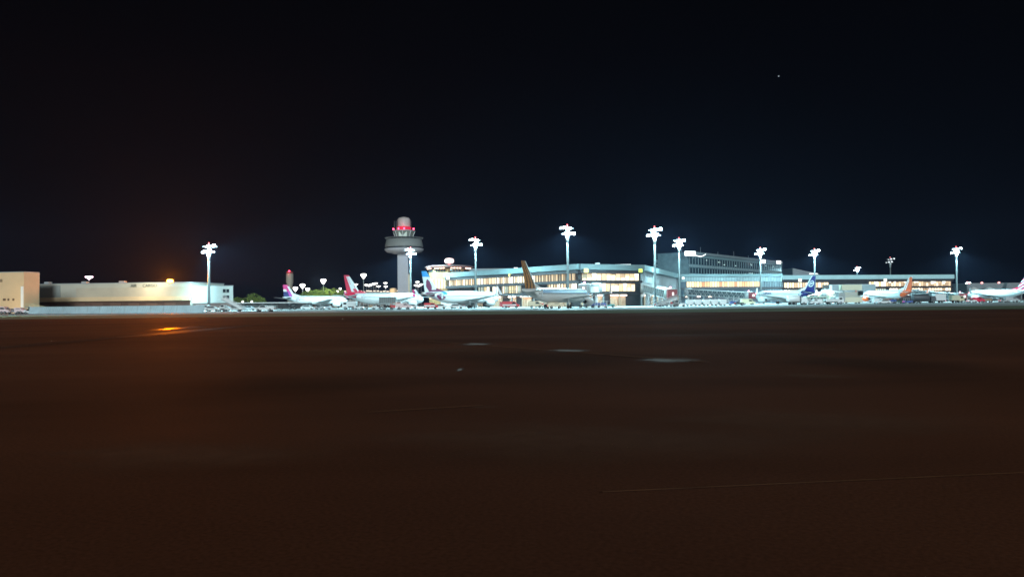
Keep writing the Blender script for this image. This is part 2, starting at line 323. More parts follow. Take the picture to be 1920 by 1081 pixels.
# podium with amber windows
T=G(1275,388); PD=thing('gate_podium','low glazed gate hall with a row of amber windows under office block','terminal',T)
M,L=frame(G(1277,386),G(1466,396),T)
MB(M).box((L/2,8.1,7.3),(L,16,14.6)).build('wall',mat('podium_glass',(.07,.09,.11),.3,noise=.3,nscale=.3),PD)
band(PD,M,-.2,L+.2,13.7,15,'fascia',FASC,-.8,1.2); band(PD,M,0,L,11.2,13.4,'panel_band',mat('mid_panel',(.17,.23,.245),.5),-.4,.5)
mull(PD,M,.2,L-.2,11.2,13.5,64,-.5,.3,SLAT,.16,'slats')
wins(PD,M,3,L*.80,8.6,11.1,30,lambda i: OR[rd.choice((0,1,3,2,1))] if i>1 else OR[3],.3)
band(PD,M,0,L,7.2,8.3,'spandrel',WALLD,-.5,.8); mull(PD,M,L*.8,L,4.5,11.1,12,-.3,.16,SLAT,.14,'slats')
band(PD,M,0,L,3.9,4.5,'canopy',WALLG,-2.4,2.8)
for k in range(9):
    x=3+k*L/9; MB(M).box((x,-.9,3.7),(1.4,.6,.3)).build('canopy_lamp',CLAMP,PD); MB(M).box((x+2,-2.1,1.95),(.4,.4,3.9)).build('column',WALLG,PD)
LITP=mat('lit_panel_white',(.9,.9,.9),.3,em=(1,.93,.9),es=1.6)
for px,py,Y,w,h,lab in [(1294,475,404,6.3,2.3,'large blank white lit panel at the left roof corner of office block'),(1431.5,490,486,2.8,2.2,'small blank lit panel on office roof beside mast'),(1460,491.5,515,3.4,2.0,'blank lit panel at the far right end of office roof')]:
    q=P(px,py,Y); t=thing('blank_sign',lab,'lit sign',q,0.3); MB().box((0,0,0),(w,.25,h)).build('face_panel',LITP,t); MB().box((0,.22,0),(w+.3,.16,h+.3)).build('sign_frame',GREYP,t)
    for s in (-.35,.35): MB().bar((s*w,.45,-h/2-1.5),(s*w,.45,h/2),.1).build('post',GREYP,t)
q=P(1314,479.5,402); t=thing('curved_lamp','thin curved white tube lamp beside large lit roof panel','lamp',q)
b=MB(); pr=[(-2.6,.2),(-1.4,-.1),(0,-.3),(1.2,0),(2.6,.9)]
for (x0,z0),(x1,z1) in zip(pr,pr[1:]): b.bar((x0,0,z0),(x1,0,z1),.2)
b.build('tube',LITP,t); MB().bar((0,.1,-.3),(0,1.6,-1.5),.08).build('bracket',GREYP,t)
# ------------------------------------------------------------------ right-hand terminal
T=G(1630,421); TC=thing('terminal_building','straight low terminal with cyan roof band behind orange and blue tails','terminal',T)
M,L=frame(G(1467,421),G(1786,438),T)
MB(M).box((L/2,9.1,7.2),(L,18,14.2)).build('wall',WALLD,TC)
band(TC,M,-.5,L+.4,12.7,15,'fascia',mat('bright_fascia',(.40,.58,.60),.45,noise=.06,nscale=.3),-1.4,1.6); band(TC,M,0,L,11.3,12.6,'soffit',WALLD,-1,1.3)
mx=lambda i,n:(i+.5)/n
wins(TC,M,1,L*.265,8.3,11.0,17,lambda i:WL[rd.choice((5,0,1,2))],.45)
wins(TC,M,L*.50,L*.60,8.7,11.2,7,lambda i:WL[rd.choice((1,6,5))],.3)
wins(TC,M,L*.60,L-1,8.7,11.2,26,lambda i:WL[rd.choice((3,2,4,3,1))],.25,inner=lambda i:rd.choice((.2,.3,.25)))
wins(TC,M,1,L*.2,5.2,7.0,10,lambda i:WL[rd.choice((5,1))],.4)
wins(TC,M,L*.52,L*.60,4.6,7.4,6,lambda i:WL[rd.choice((7,6,1))],.4)
wins(TC,M,L*.62,L-1,6.0,7.5,22,lambda i:WL[rd.choice((5,0,1,3))],.4)
band(TC,M,0,L,7.55,8.25,'spandrel',WALLD,-.6,.9); band(TC,M,0,L,3.9,4.5,'canopy',WALLD,-1.2,1.6)
for k in range(12):
    x=5+k*L/12; MB(M).box((x,-.8,3.75),(3,.6,.3)).build('canopy_lamp',CLAMP,TC); MB(M).box((x+3.5,-1,1.95),(.5,.5,3.9)).build('column',COLW,TC)
q=G(1592,412); t=thing('link_building','plain grey link block standing before the right terminal between tail fins','service building',q)
MB().box((0,0,4.6),(24.5,9,9.2)).build('wall',WALLG,t); MB().box((0,0,9.3),(24.8,9.3,.3)).build('roof',GREYP,t); MB().box((-11.5,-4.6,5.4),(1.4,.3,7.6)).build('pillar',WHITE,t)
MB().box((5,-4.6,1.5),(5,.2,3)).build('door',GREYP,t)
q=G(1500,500); t=thing('sloped_roof_hall','dark hall with sloping roof rising behind right terminal','hall',q)
MB().prism([(-8,0),(8.5,0),(8.5,17.5),(-8,21.3)],-10,10).build('wall',WALLG,t); MB().prism([(-8.2,21.3),(8.7,17.5),(8.7,17.8),(-8.2,21.6)],-10.2,10.2).build('roof',GREYP,t)
MB().box((5,-10.2,18.0),(5,.4,.5)).build('roof_lamp',LITP,t)
# dark hangar at far right with tents
q=G(1850,600); t=thing('far_hangar','dim grey hangar far behind the striped tail plane','hangar',q)
MB().box((0,0,6.2),(42,20,12.4)).build('wall',WALLG,t); MB().box((0,0,12.6),(42.6,20.6,.4)).build('roof',GREYP,t)
for k in range(6): MB().box((-17.5+k*7,-10.05,4),(5,.1,8)).build('door',WALLD,t)
for px,lab in ((1817,'red lamp glowing at hangar roof left corner'),(1841,'pair of pinkish red lamps over hangar middle'),(1873,'red lamp above hangar beside pale tail')):
    q=P(px,533.5,575); t=thing('warning_light',lab,'warning light',(q.x,q.y,11.8)); MB().bar((0,0,-.6),(0,0,.5),.12).build('stem',GREYP,t); MB().lathe([(.1,0),(.8,.1),(.9,.7),(.5,1.2),(.1,1.3)],12,(0,0,.4)).build('lens',mat('salmon_lamp',(.8,.3,.3),.3,em=(1,.4,.4),es=2.2),t,True)
TENT=mat('tent_fabric',(.8,.8,.78),.7)
for px,lab in ((1826,'white peaked tent nearer the bridge cabin'),(1855,'white peaked tent nearer the pale tail fin')):
    q=G(px,455); t=thing('tent',lab,'tent',q,0,'white tents behind the aircraft')
    MB().lathe([(5.2,4.6),(4.4,5.2),(2.6,6.8),(1,7.8),(.1,8.1)],10).build('canopy',TENT,t,True)
    for k in range(6): MB().bar((5*math.cos(k*1.047),5*math.sin(k*1.047),0),(5*math.cos(k*1.047),5*math.sin(k*1.047),4.7),.12).build('pole',GREYP,t)
# ------------------------------------------------------------------ control tower
q=G(758.5,560); CT=thing('control_tower','tall concrete control tower with wide disc deck and red lights','control tower',q)
k_=560/F
def z_(py): return ZZ(758,py,560)
TCN=mat('tower_concrete',(.47,.46,.49),.7,noise=.06,nscale=.2)
MB().box((-.5,0,z_(474)/2+.5),(7.6,7.6,z_(474)+1)).build('shaft',TCN,CT)
MB().box((3.9,-1.6,z_(514)/2),(1.2,4.5,z_(514))).build('stair_shaft',mat('cream_shaft',(.7,.6,.42),.6),CT)
MB().lathe([(7.5,z_(476)),(12.2,z_(473)),(14,z_(469)),(14,z_(466.5)),(12.6,z_(465.5))],40).build('lower_deck',TCN,CT,True)
MB().lathe([(12.7,z_(466)),(12.7,z_(463.4))],40).build('deck_windows',GLASS,CT,True)
MB().lathe([(13.7,z_(463.4)),(13.7,z_(461)),(12.6,z_(449)),(10,z_(447.5))],40).build('upper_deck',mat('tower_ring',(.24,.25,.24),.6,noise=.05,nscale=.2),CT,True)
b=MB()
for k in range(28):
    a0=k*2*math.pi/28; b.bar((12.9*math.cos(a0),12.9*math.sin(a0),z_(449)),(13.9*math.cos(a0),13.9*math.sin(a0),z_(445.5)),.09)
b.lathe([(13.6,z_(446.2)),(13.8,z_(445.8)),(13.6,z_(445.6))],40); b.build('railing',GREYP,CT)
MB().lathe([(9.6,z_(447.5)),(9.6,z_(445.3)),(6.2,z_(444))],32).build('roof_step',WALLD,CT)
MB().lathe([(6.2,z_(444.5)),(7.8,z_(434))],8).build('cab_glass',mat('cab_glazing',(.2,.22,.2),.15,em=(.5,.55,.4),es=.05),CT)
b=MB()
for k in range(8):
    a0=k*math.pi/4; b.bar((6.3*math.cos(a0),6.3*math.sin(a0),z_(444.5)),(7.9*math.cos(a0),7.9*math.sin(a0),z_(434)),.22)
b.build('cab_frame',WHITE,CT)
MB().box((0,-5.5,z_(439.6)),(5.8,2,3.6)).build('cab_blind',mat('pale_green_blind',(.6,.68,.6),.5,em=(.5,.6,.5),es=.12),CT)
MB().lathe([(8,z_(434)),(8.2,z_(432.4)),(5,z_(431.5)),(4.6,z_(431))],32).build('cab_roof',TCN,CT)
MB().lathe([(4.2,z_(431)),(4.6,z_(427)),(4.6,z_(412)),(3.6,z_(408.5)),(1,z_(406.8))],24).build('radar_dome',mat('dome_pink_grey',(.55,.45,.43),.6),CT,True)
MB().lathe([(4.9,z_(431)),(5.2,z_(430)),(5.2,z_(426)),(4.7,z_(425))],32).build('red_glow_band',mat('red_lit_band',(.6,.02,.05),.4,em=(1,.04,.14),es=.25),CT,True)  # glowing ring stands for the red lamplight round the dome base
for x,y in ((-3,-6.4),(1,-6.4),(7.2,-2),(-7.4,-2)):
    MB().lathe([(.1,0),(.55,.15),(.6,.7),(.3,1.1)],10,(x,y,z_(431))).build('red_lamp',REDL,CT,True)
    light('POINT',q+Vector((x*1.05,y*1.25,z_(431)+1)),220 if x>-5 else 80,(1,.03,.12),.4)
for x in (-7,-5.5,5): MB().bar((x,0,z_(432)),(x,0,z_(432)+7),.08).build('antenna',GREYP,CT)
# ------------------------------------------------------------------ small far tower
q=G(543.5,620); t=thing('apron_tower','small dim distant tower with red lit top left of green trees','control tower',q)
zt=lambda py: ZZ(543.5,py,620)
MB().lathe([(2.2,0),(2.0,zt(538)),(2.4,zt(532)),(2.9,zt(529)),(2.9,zt(514)),(2.4,zt(512))],16).build('shaft',mat('tan_concrete',(.30,.27,.22),.7,em=(.5,.45,.35),es=.0),t,True)
MB().lathe([(2.6,zt(512)),(2.9,zt(509.5)),(1,zt(508))],16).build('cab',mat('red_lit_cab',(.3,.05,.05),.4),t)  # red of the lamplit top is put into the cab colour
MB().lathe([(.1,0),(.8,.2),(.7,.9),(.1,1.2)],10,(0,-1.4,zt(509.6))).build('red_lamp',REDL,t,True)
light('POINT',q+Vector((0,-4,zt(508))),500,(1,.04,.08),.4); light('POINT',q+Vector((-5,-14,20)),900,(1,.85,.55),.4)  # the second, warm lamp is unseen, added to light the shaft
# ------------------------------------------------------------------ left cargo buildings
CRM=mat('cream_render',(.68,.48,.29),.75,noise=.05,nscale=.3); LGT=mat('light_metal_wall',(.50,.46,.38),.6,noise=.05,nscale=.2)
BRN=mat('brown_recess',(.10,.05,.035),.7,noise=.2,nscale=.4)
T=G(200,262); CH_=thing('cargo_hall','long cargo hall with orange roof lamp and raised lettering','cargo hall',T)
q0,q1=G(30,268),G(358,262); M,L=frame(q0,q1,T); hz=ZZ(300,530,262)
MB(M).box((L/2,12,hz/2),(L,24,hz)).build('wall',LGT,CH_)
MB(M).box((L/2,12,hz+.12),(L+.3,24.3,.24)).build('roof',GREYP,CH_)
xs=lambda px:(G(px,264)-q0).length
MB(M).box(((xs(46)+L)/2,-.6,ZZ(200,560.2,262)),(L-xs(46),1.2,1.4)).build('canopy',CRM,CH_)
MB(M).box(((xs(137)+L)/2,-.18,ZZ(200,551,262)),(L-xs(137),.36,ZZ(200,539.5,262)-ZZ(200,564,262))).build('cladding',mat('tan_cladding',(.50,.42,.32),.7,noise=.07,nscale=.25),CH_)
MB(M).box((xs(75),-.1,ZZ(80,546,262)),(xs(108)-xs(50),.2,4.2)).build('shutter',mat('dark_grey_shutter',(.28,.29,.27),.7),CH_)
MB(M).box(((xs(46)+L)/2,-.07,1.7),(L-xs(46)-.4,.14,3.4)).build('loading_bay',BRN,CH_)
for k in range(8): MB(M).box((xs(70)+k*6.5,-.22,1.5),(4,.15,2.9)).build('door',mat('bay_door',(.13,.07,.05),.6),CH_)
MB(M).box((L-1.9,-.45,ZZ(349,559,262)),(2.8,.2,1.25)).build('lit_sign',mat('cool_sign_face',(.8,.85,.85),.3,em=(.8,.9,.9),es=.75),CH_)
for k in range(3): MB(M).box((6+k*14,8,hz+.6),(1.8,1.8,1.0)).build('roof_vent',GREYP,CH_)
def text(s, M4, size, m, parent, ext=.06):
    c=bpy.data.curves.new('lettering','FONT'); c.body=s; c.size=size; c.extrude=ext; c.align_x='CENTER'; c.align_y='CENTER'; c.materials.append(m)
    tmp=bpy.data.objects.new('tmp',c); COL.objects.link(tmp); bpy.context.view_layer.update()
    me=bpy.data.meshes.new_from_object(tmp.evaluated_get(bpy.context.evaluated_depsgraph_get())); bpy.data.objects.remove(tmp)
    me.materials.clear(); me.materials.append(m)
    o=bpy.data.objects.new('lettering',me); COL.objects.link(o); o.parent=parent; o.matrix_local=M4; return o
LET=mat('faded_lettering',(.16,.17,.14),.6)
rx=Matrix.Rotation(R(90),4,'X')
for s,px in (('AIR',252.5),('CARGO',284)):
    text(s,M@Matrix.Translation((xs(px),-.46,ZZ(px,535.2,262)))@rx,1.45,LET,CH_)
# sodium lamp on the hall roof edge
q=P(319,526.6,268.0); sl=thing('sodium_lamp','bright orange floodlight standing on the cargo hall roof','floodlight',(q.x,q.y,hz+.24))
dz=q.z-hz-.24
MB().bar((0,.4,0),(0,.2,dz+.2),.07).build('bracket',GREYP,sl)
MB().box((0,0,dz+.35),(1.4,.6,.25)).build('lamp_housing',GREYP,sl)
MB().box((.1,-.15,dz),(2.1,.4,.85)).build('lens',mat('sodium_lens',(1,.6,.2),.3,em=(1,.42,.05),es=9),sl)
light('SPOT',q+Vector((0,-.9,.1)),340000,(1,.18,.0),.45,128,.4,aim=q+Vector((5,-10,4.5)))
light('POINT',q+Vector((0,-.9,.15)),42000,(1,.24,.01),.45)
light('SPOT',q+Vector((-4,-11.5,-.9)),3600,(1,.90,.62),.4,158,.4,aim=q+Vector((-5,-4.5,-2.2)))  # unseen warm spot added to brighten the hall wall
# end block
T=G(400,266); t=thing('hall_end_block','pale end block of cargo row with four small windows behind mast','building',T)
M,L=frame(G(358.3,262.5),G(437,272),T); h1=ZZ(400,535.5,266)
MB(M).box((L/2,8,h1/2+1.3),(L,16,h1-2.6)).build('wall',mat('pale_green_metal',(.60,.66,.63),.6,noise=.04,nscale=.2),t)
MB(M).box((L/2,8.2,1.4),(L-.6,15,2.8)).build('base',mat('pink_brown_base',(.33,.25,.23),.7),t)
MB(M).box((L/2,8,h1+.1),(L+.3,16.3,.25)).build('roof',GREYP,t)
for px in (424,431.5 ):
    for py in (544.5,556.5):
        x=(G(px,268)-G(358.3,262.5)).length; w=MB(M).box((x,-.06,ZZ(px,py,268)),(1.0,.12,1.15)).build('window',GLASS,t); MB(M).box((x,-.14,ZZ(px,py,268)-.65),(1.15,.2,.1)).build('sill',GREYP,w)
# cream block far left
T=G(20,235); t=thing('cream_block','tall cream building at the left edge with small dark windows','building',T)
M,L=frame(G(-60,236),G(45,233),T); h1=ZZ(20,511,235)
MB(M).box((L/2,3,h1/2),(L,6,h1)).build('wall',CRM,t); MB(M).box((L/2,3,h1+.12),(L+.2,6.2,.22)).build('roof',GREYP,t)
for px,w in ((13,.9),(21.5,.55),(32,.6)):
    x=(G(px,235)-G(-60,236)).length; MB(M).box((x,-.06,ZZ(px,561.3,235)),(w,.12,.6)).build('window',mat('brown_window',(.13,.08,.05),.4),t)
for px in (1,4,7.5): 
    x=(G(px,235)-G(-60,236)).length; MB(M).box((x,-.06,ZZ(px,526,235)),(.28,.1,.9)).build('window',mat('brown_window'),t)
MB(M).box((L-.5,-.12,(ZZ(44,537,235)+0)/2),(.8,.25,ZZ(44,537,235))).build('corner_strip',WHITE,t)
light('SPOT',G(8,222)+Vector((0,0,1.2)),2300,(1,.72,.33),.5,150,.6,aim=G(12,234)+Vector((0,0,6)))  # unseen low spot added to wash the cream wall
T2=G(58,252); t=thing('grey_annex','grey rounded corner block behind the cream building','building',T2)
h2=ZZ(58,512,246); MB().box((-3,1,h2/2),(8.6,3,h2)).build('wall',mat('annex_render',(.38,.36,.30),.7),t); MB().box((-3,1,h2+.12),(8.8,3.2,.2)).build('roof',GREYP,t)
# walkway canopy
q=G(485,330); t=thing('walkway_canopy','long thin flat roofed walkway right of pale end block','walkway',q)
wl=46; MB().box((0,0,ZZ(485,567.5,330)),(wl,3,.35)).build('roof',WHITE,t)
MB().box((0,1.6,1.2),(wl-1,.2,2.4)).build('rear_wall',mat('slate_wall',(.13,.15,.15),.7,noise=.3,nscale=.6),t)
for k in range(12): MB().bar((-wl/2+1+k*4,-1.2,0),(-wl/2+1+k*4,-1.2,2.9),.07).build('post',GREYP,t)
for px in (455,472):
    e=P(px,565.5,330); tt=thing('roof_lamp','round white lamp on walkway roof, '+('nearer pale end block' if px==455 else 'nearer the low tree'),'lamp',(e.x,e.y,ZZ(485,567.5,330)+.18)); MB().lathe([(.3,0),(.5,.2),(.5,.5),(.2,.8)],10).build('globe',LITP,tt,True); MB().bar((0,0,-.02),(0,0,.15),.15).build('base',GREYP,tt)
# blast fence
q0,q1=G(52,201),G(381,181); fc=thing('blast_fence','long low ribbed blue grey blast fence before the cargo hall','fence',q0)
M,L=frame(q0,q1,q0); n=14; FM=mat('fence_metal',(.48,.58,.62),.5,noise=.1,nscale=.5)
for k in range(n):
    x0=L*k/n; w=L/n; b=MB(M)
    b.box((x0+w/2,.35,.95),(w-.12,.08,1.85),Rm=Matrix.Rotation(R(-14),3,'X'))
    for j in range(6): b.bar((x0+.2+j*w/6,.0,.05),(x0+.55+j*w/6,.45,1.85),.05,5)
    b.build('fence_panel',FM,fc)
    MB(M).bar((x0+.04,1.3,0),(x0+.04,.6,1.9),.06).build('brace',GREYP,fc)
# ------------------------------------------------------------------ floodlight masts
def mast(px,topy,Y,side,label,power=1.0,tiers=2,lit=True,aim=(0,0,0),cone=163,pt=1.0):
    q=G(px,Y); H=ZZ(px,topy,Y); t=thing('floodlight_mast',label,'floodlight mast',q,0,'floodlight masts round the apron')
    s=Y/F       # metres per photo pixel
    MB().bar((0,0,0),(0,0,H-2),.5,12,.34).build('pole',mat('mast_concrete',(.11,.125,.125),.5,noise=.05,nscale=.4),t,False)
    MB().lathe([(.34,H-4.6),(.6,H-2.6),(.8,H-1.8),(.3,H-1.6)],12).build('head_collar',STEEL,t,True)
    MB().bar((0,0,H-2),(0,0,H+.4),.16).build('spigot',GREYP,t)
    for ti in range(tiers):
        zc=H-1.5+ti*1.75; off=side*(.75-ti*1.35)
        MB().box((off*.5,0,zc+.05),(4.6,.22,.22),.0).build('crossbar',GREYP,t)
        for k in range(4):
            x=off+(-1.5+k)*.88; yy=(-.55 if k%2 else .45); zz=zc+ (k-1.5)*(-side)*.12 + .35
            fl=MB().box((x,yy,zz),(.8,.35,.62),Rm=Matrix.Rotation(R(-35 if k%2 else 35),3,'X')).build('floodlight',GREYP,t)
            MB().box((x,yy-(.24 if k%2 else -.0),zz-.12),(.74,.30,.56),Rm=Matrix.Rotation(R(-35),3,'X')).build('lens',FLOOD if lit else mat('dim_lens',(.8,.8,.8),.3,em=(.9,.95,1),es=1.2),fl)
    MB().lathe([(.1,0),(.2,.1),(.2,.3),(.1,.4)],8,(0,0,H+1.3)).build('obstruction_lamp',mat('dull_red_lamp',(.5,0,0),.3,em=(1,.2,.22),es=3),t,True); MB().bar((0,0,H+.4),(0,0,H+1.35),.07).build('lamp_rod',GREYP,t)
    if lit:
        c=(.45,.88,1.0)
        light('SPOT',q+Vector((0,-1.3,H-.9)),170000*power,c,.9,cone,.4,aim=q+Vector((0,-1.3,0))+Vector(aim))
        light('POINT',q+Vector((0,-2.6,H-.2)),16000*power*pt,c,.9)
    return t
mast(392,464,256,-1,'leftmost lit floodlight mast, in front of pale end block',.85,aim=(16,12,0),cone=168)
mast(770.5,470,343,1,'lit floodlight mast overlapping the control tower shaft',1.5)
mast(892.5,452,292,1,'lit floodlight mast behind the blue topped tail plane',.8)
mast(1065.3,430,253,1,'tall lit floodlight mast behind brown striped tail plane',.9)
mast(1229,433,255,-1,'tallest looking mast at the dark corner of receding terminal wall',1,aim=(8,14,0),cone=168)
mast(1274.5,453,305,-1,'lit floodlight mast beside the large blank roof panel',1,pt=2.5,aim=(8,8,0),cone=168)
mast(1427,470,366,-1,'lit floodlight mast with red tip before office block',pt=2.5)
mast(1528.5,472,378,-1,'lit floodlight mast directly above blue tail fin')
mast(1794.7,468,374,-1,'lit floodlight mast at the end of right terminal')
mast(1670.5,487,450,-1,'unlit looking slim mast behind the right terminal roof',0,2,False)
mast(1608,503,590,-1,'small distant lit mast head just above right terminal roof',.7)
mast(1814,531,640,-1,'small distant lit mast beside the far hangar',.5)
mast(-95,430,150,1,'floodlight mast just beyond the left edge of the picture',.32,aim=(22,44,0),cone=112)  # unseen mast behind the edge glow, set forward to light the fence
# ------------------------------------------------------------------ street lamps and car park
LAMPW=mat('street_lamp_lens',(.9,.9,.85),.3,em=(1,.95,.88),es=7); LAMPP=mat('pink_lamp_lens',(.9,.7,.8),.3,em=(1,.7,.85),es=6)
def street_lamp(px,py,Y,label,w=1.3,m=None,sc=1,base=0):
    q=G(px,Y); H=ZZ(px,py,Y)-base; t=thing('street_lamp',label,'street lamp',(q.x,q.y,base),0,'small lamps behind the apron')
    MB().bar((0,0,0),(0,0,H),.12*sc,6,.08*sc).build('pole',STEEL,t)
    MB().lathe([(.1,H-.9*sc),(.35*sc,H-.55*sc),(w*.5*sc,H),(w*.5*sc,H+.3*sc),(.2,H+.45*sc)],10).build('lamp_head',m or LAMPW,t,True)
    return t
for px,py,Y,s,lab in [(554,540.5,560,2.4,'small white lamp beside distant dim tower, lowest of three'),(567.5,535,560,2.6,'white street lamp tallest of three left of trees'),(577,542,560,2.2,'white street lamp just left of the green trees'),
    (606.5,526,540,2.7,'tall street lamp standing over the green trees'),(682,516,540,2.7,'tall street lamp right of the red and white tail'),(633,546,540,1.3,'low lamp between trees and red tail'),(638,541,560,1.2,'dim lamp among trees near red tail')]:
    street_lamp(px,py,Y,lab,1.4,None,s)
t=street_lamp(167,519.5,420,'pinkish lamp standing behind the cargo hall roof',2.6,LAMPP,1.5)
q=G(699,560); CP=thing('car_park','two storey car park with lit decks between red tail and tower','car park',q)
hz=ZZ(699,545,560); b=MB()
PKL=mat('deck_light_band',(.3,.22,.18),.5,em=(1,.72,.5),es=.16); 
MB().box((4,8,2.0),(52,16,4)).build('lower_deck',mat('deck_brown',(.16,.13,.11),.8,noise=.4,nscale=.4),CP)
MB().box((4,8,4.6),(52,16,.5)).build('deck_slab',CONC,CP)
MB().box((4,8,hz-.6),(52,16,1.2)).build('upper_deck',mat('deck_pale',(.35,.28,.23),.8,noise=.4,nscale=.6),CP)
for k in range(14): MB().box((-20+k*3.7,.1,hz/2),(.4,.3,hz)).build('column',CONC,CP)
for k in range(22):
    MB().box((-20+k*2.35+rd.uniform(-.5,.5),-.3,hz-.2+rd.uniform(-.5,.4)),(rd.uniform(.8,1.9),.3,.5)).build('deck_light',mat('warm_deck_lamp',(.9,.7,.6),.3,em=(1,.78,.6),es=rd.choice((1.4,))),CP)
for i,(px,py) in enumerate([(687,534),(692,535),(696,533.5),(701,532),(705,531),(710,536.5),(723,530.5),(723.5,537),(780,534.5),(785,535.5),(790,533),(783,528.5),(668,533)]):
    street_lamp(px,py,580,['white deck lamp at left end of the cluster over car park','white deck lamp second in the car park cluster','white deck lamp in middle of car park cluster','white deck lamp high in car park cluster','highest right lamp of the car park cluster','single low lamp right of car park cluster','upper lamp of the pair near control tower','lower lamp of the pair near control tower','lamp low between control tower mast and blue tail','pinkish lamp next to blue topped tail fin','lamp touching the blue topped tail fin','uppermost lamp between mast and blue tail','dim lamp behind white edge of red tail'][i],3.0,None,.9,hz if px<760 else 0)
q=G(737.5,470); t=thing('storage_tank','round pale tank with warm lit side left of control tower shaft','tank',q)
MB().lathe([(2.1,0),(2.1,ZZ(738,541,470)),(1.6,ZZ(738,540,470)),(.1,ZZ(738,539.3,470))],20).build('shell',CRM,t,True)
MB().lathe([(2.5,ZZ(738,553,470)),(2.5,ZZ(738,551,470))],20).build('ring',WHITE,t,True)
light('POINT',q+Vector((-1,-8,8)),1500,(1,.75,.5),.4)  # unseen lamp added to warm the tank side
# ------------------------------------------------------------------ trees
LEAF=mat('leaf_green',(.12,.18,.035),.6,noise=.5,nscale=.7); BARK=mat('bark',(.09,.06,.04),.9)
def tree(px,Y,H,Wd,label,n=1500,m=LEAF,seed=0):
    r=random.Random(seed); q=G(px,Y); t=thing('broadleaf_tree',label,'tree',q,0,'trees behind the apron')
    b=MB(); b.bar((0,0,0),(0,0,H*.5),.3,7,.16)
    for k in range(6):
        a=r.uniform(0,6.28); b.bar((0,0,H*(.28+.04*k)),(Wd*.3*math.cos(a),Wd*.3*math.sin(a),H*(.6+.05*k)),.12,5,.04)
    b.build('trunk',BARK,t)
    cl=[(r.uniform(-1,1)*Wd*.36,r.uniform(-1,1)*Wd*.3,H*r.uniform(.38,.8),r.uniform(.16,.3)*Wd) for _ in range(13)]
    c=MB()
    for k in range(n):
        x,y,z,rr=r.choice(cl); d=Vector((r.gauss(0,1),r.gauss(0,1),r.gauss(0,1))).normalized()*rr*r.uniform(.55,1)**.6
        p=Vector((x,y,z+.0))+Vector((d.x,d.y,d.z*.8)); 
        if p.z<H*.12: continue
        u=Vector((r.gauss(0,1),r.gauss(0,1),r.gauss(0,1))).normalized(); w=u.orthogonal().normalized(); s=r.uniform(.18,.42)
        c.face([p-u*s,p-w*s*.6,p+u*s,p+w*s*.6])
    c.build('crown',m,t); return t
for i,(px,Y,H,Wd,lab) in enumerate([(475,390,6.6,12,'low dark bush shaped tree behind walkway roof'),(444,400,5.5,7,'small dark tree right beside pale end block'),(572,470,9.6,12,'green tree at left end of the row, under three lamps'),(590,460,11.2,11,'green tree in the row left of centre'),
    (604,465,10.8,10,'rounded green tree in row middle, below tall lamp'),(620,455,12.6,11,'tallest bright green tree of the row'),(636,465,11.6,9,'green tree partly hidden by the red tail')]):
    tree(px,Y,H,Wd,lab,1700,seed=i)
light('POINT',G(600,440)+Vector((0,0,14)),30000,(.95,1,.72),.5); light('POINT',G(640,440)+Vector((0,0,13)),4000,(.95,1,.72),.5)  # unseen lamps added to brighten the tree row
light('POINT',G(478,375)+Vector((0,0,9)),1600,(1,.8,.4),.5)  # unseen lamp added to brighten the low bush
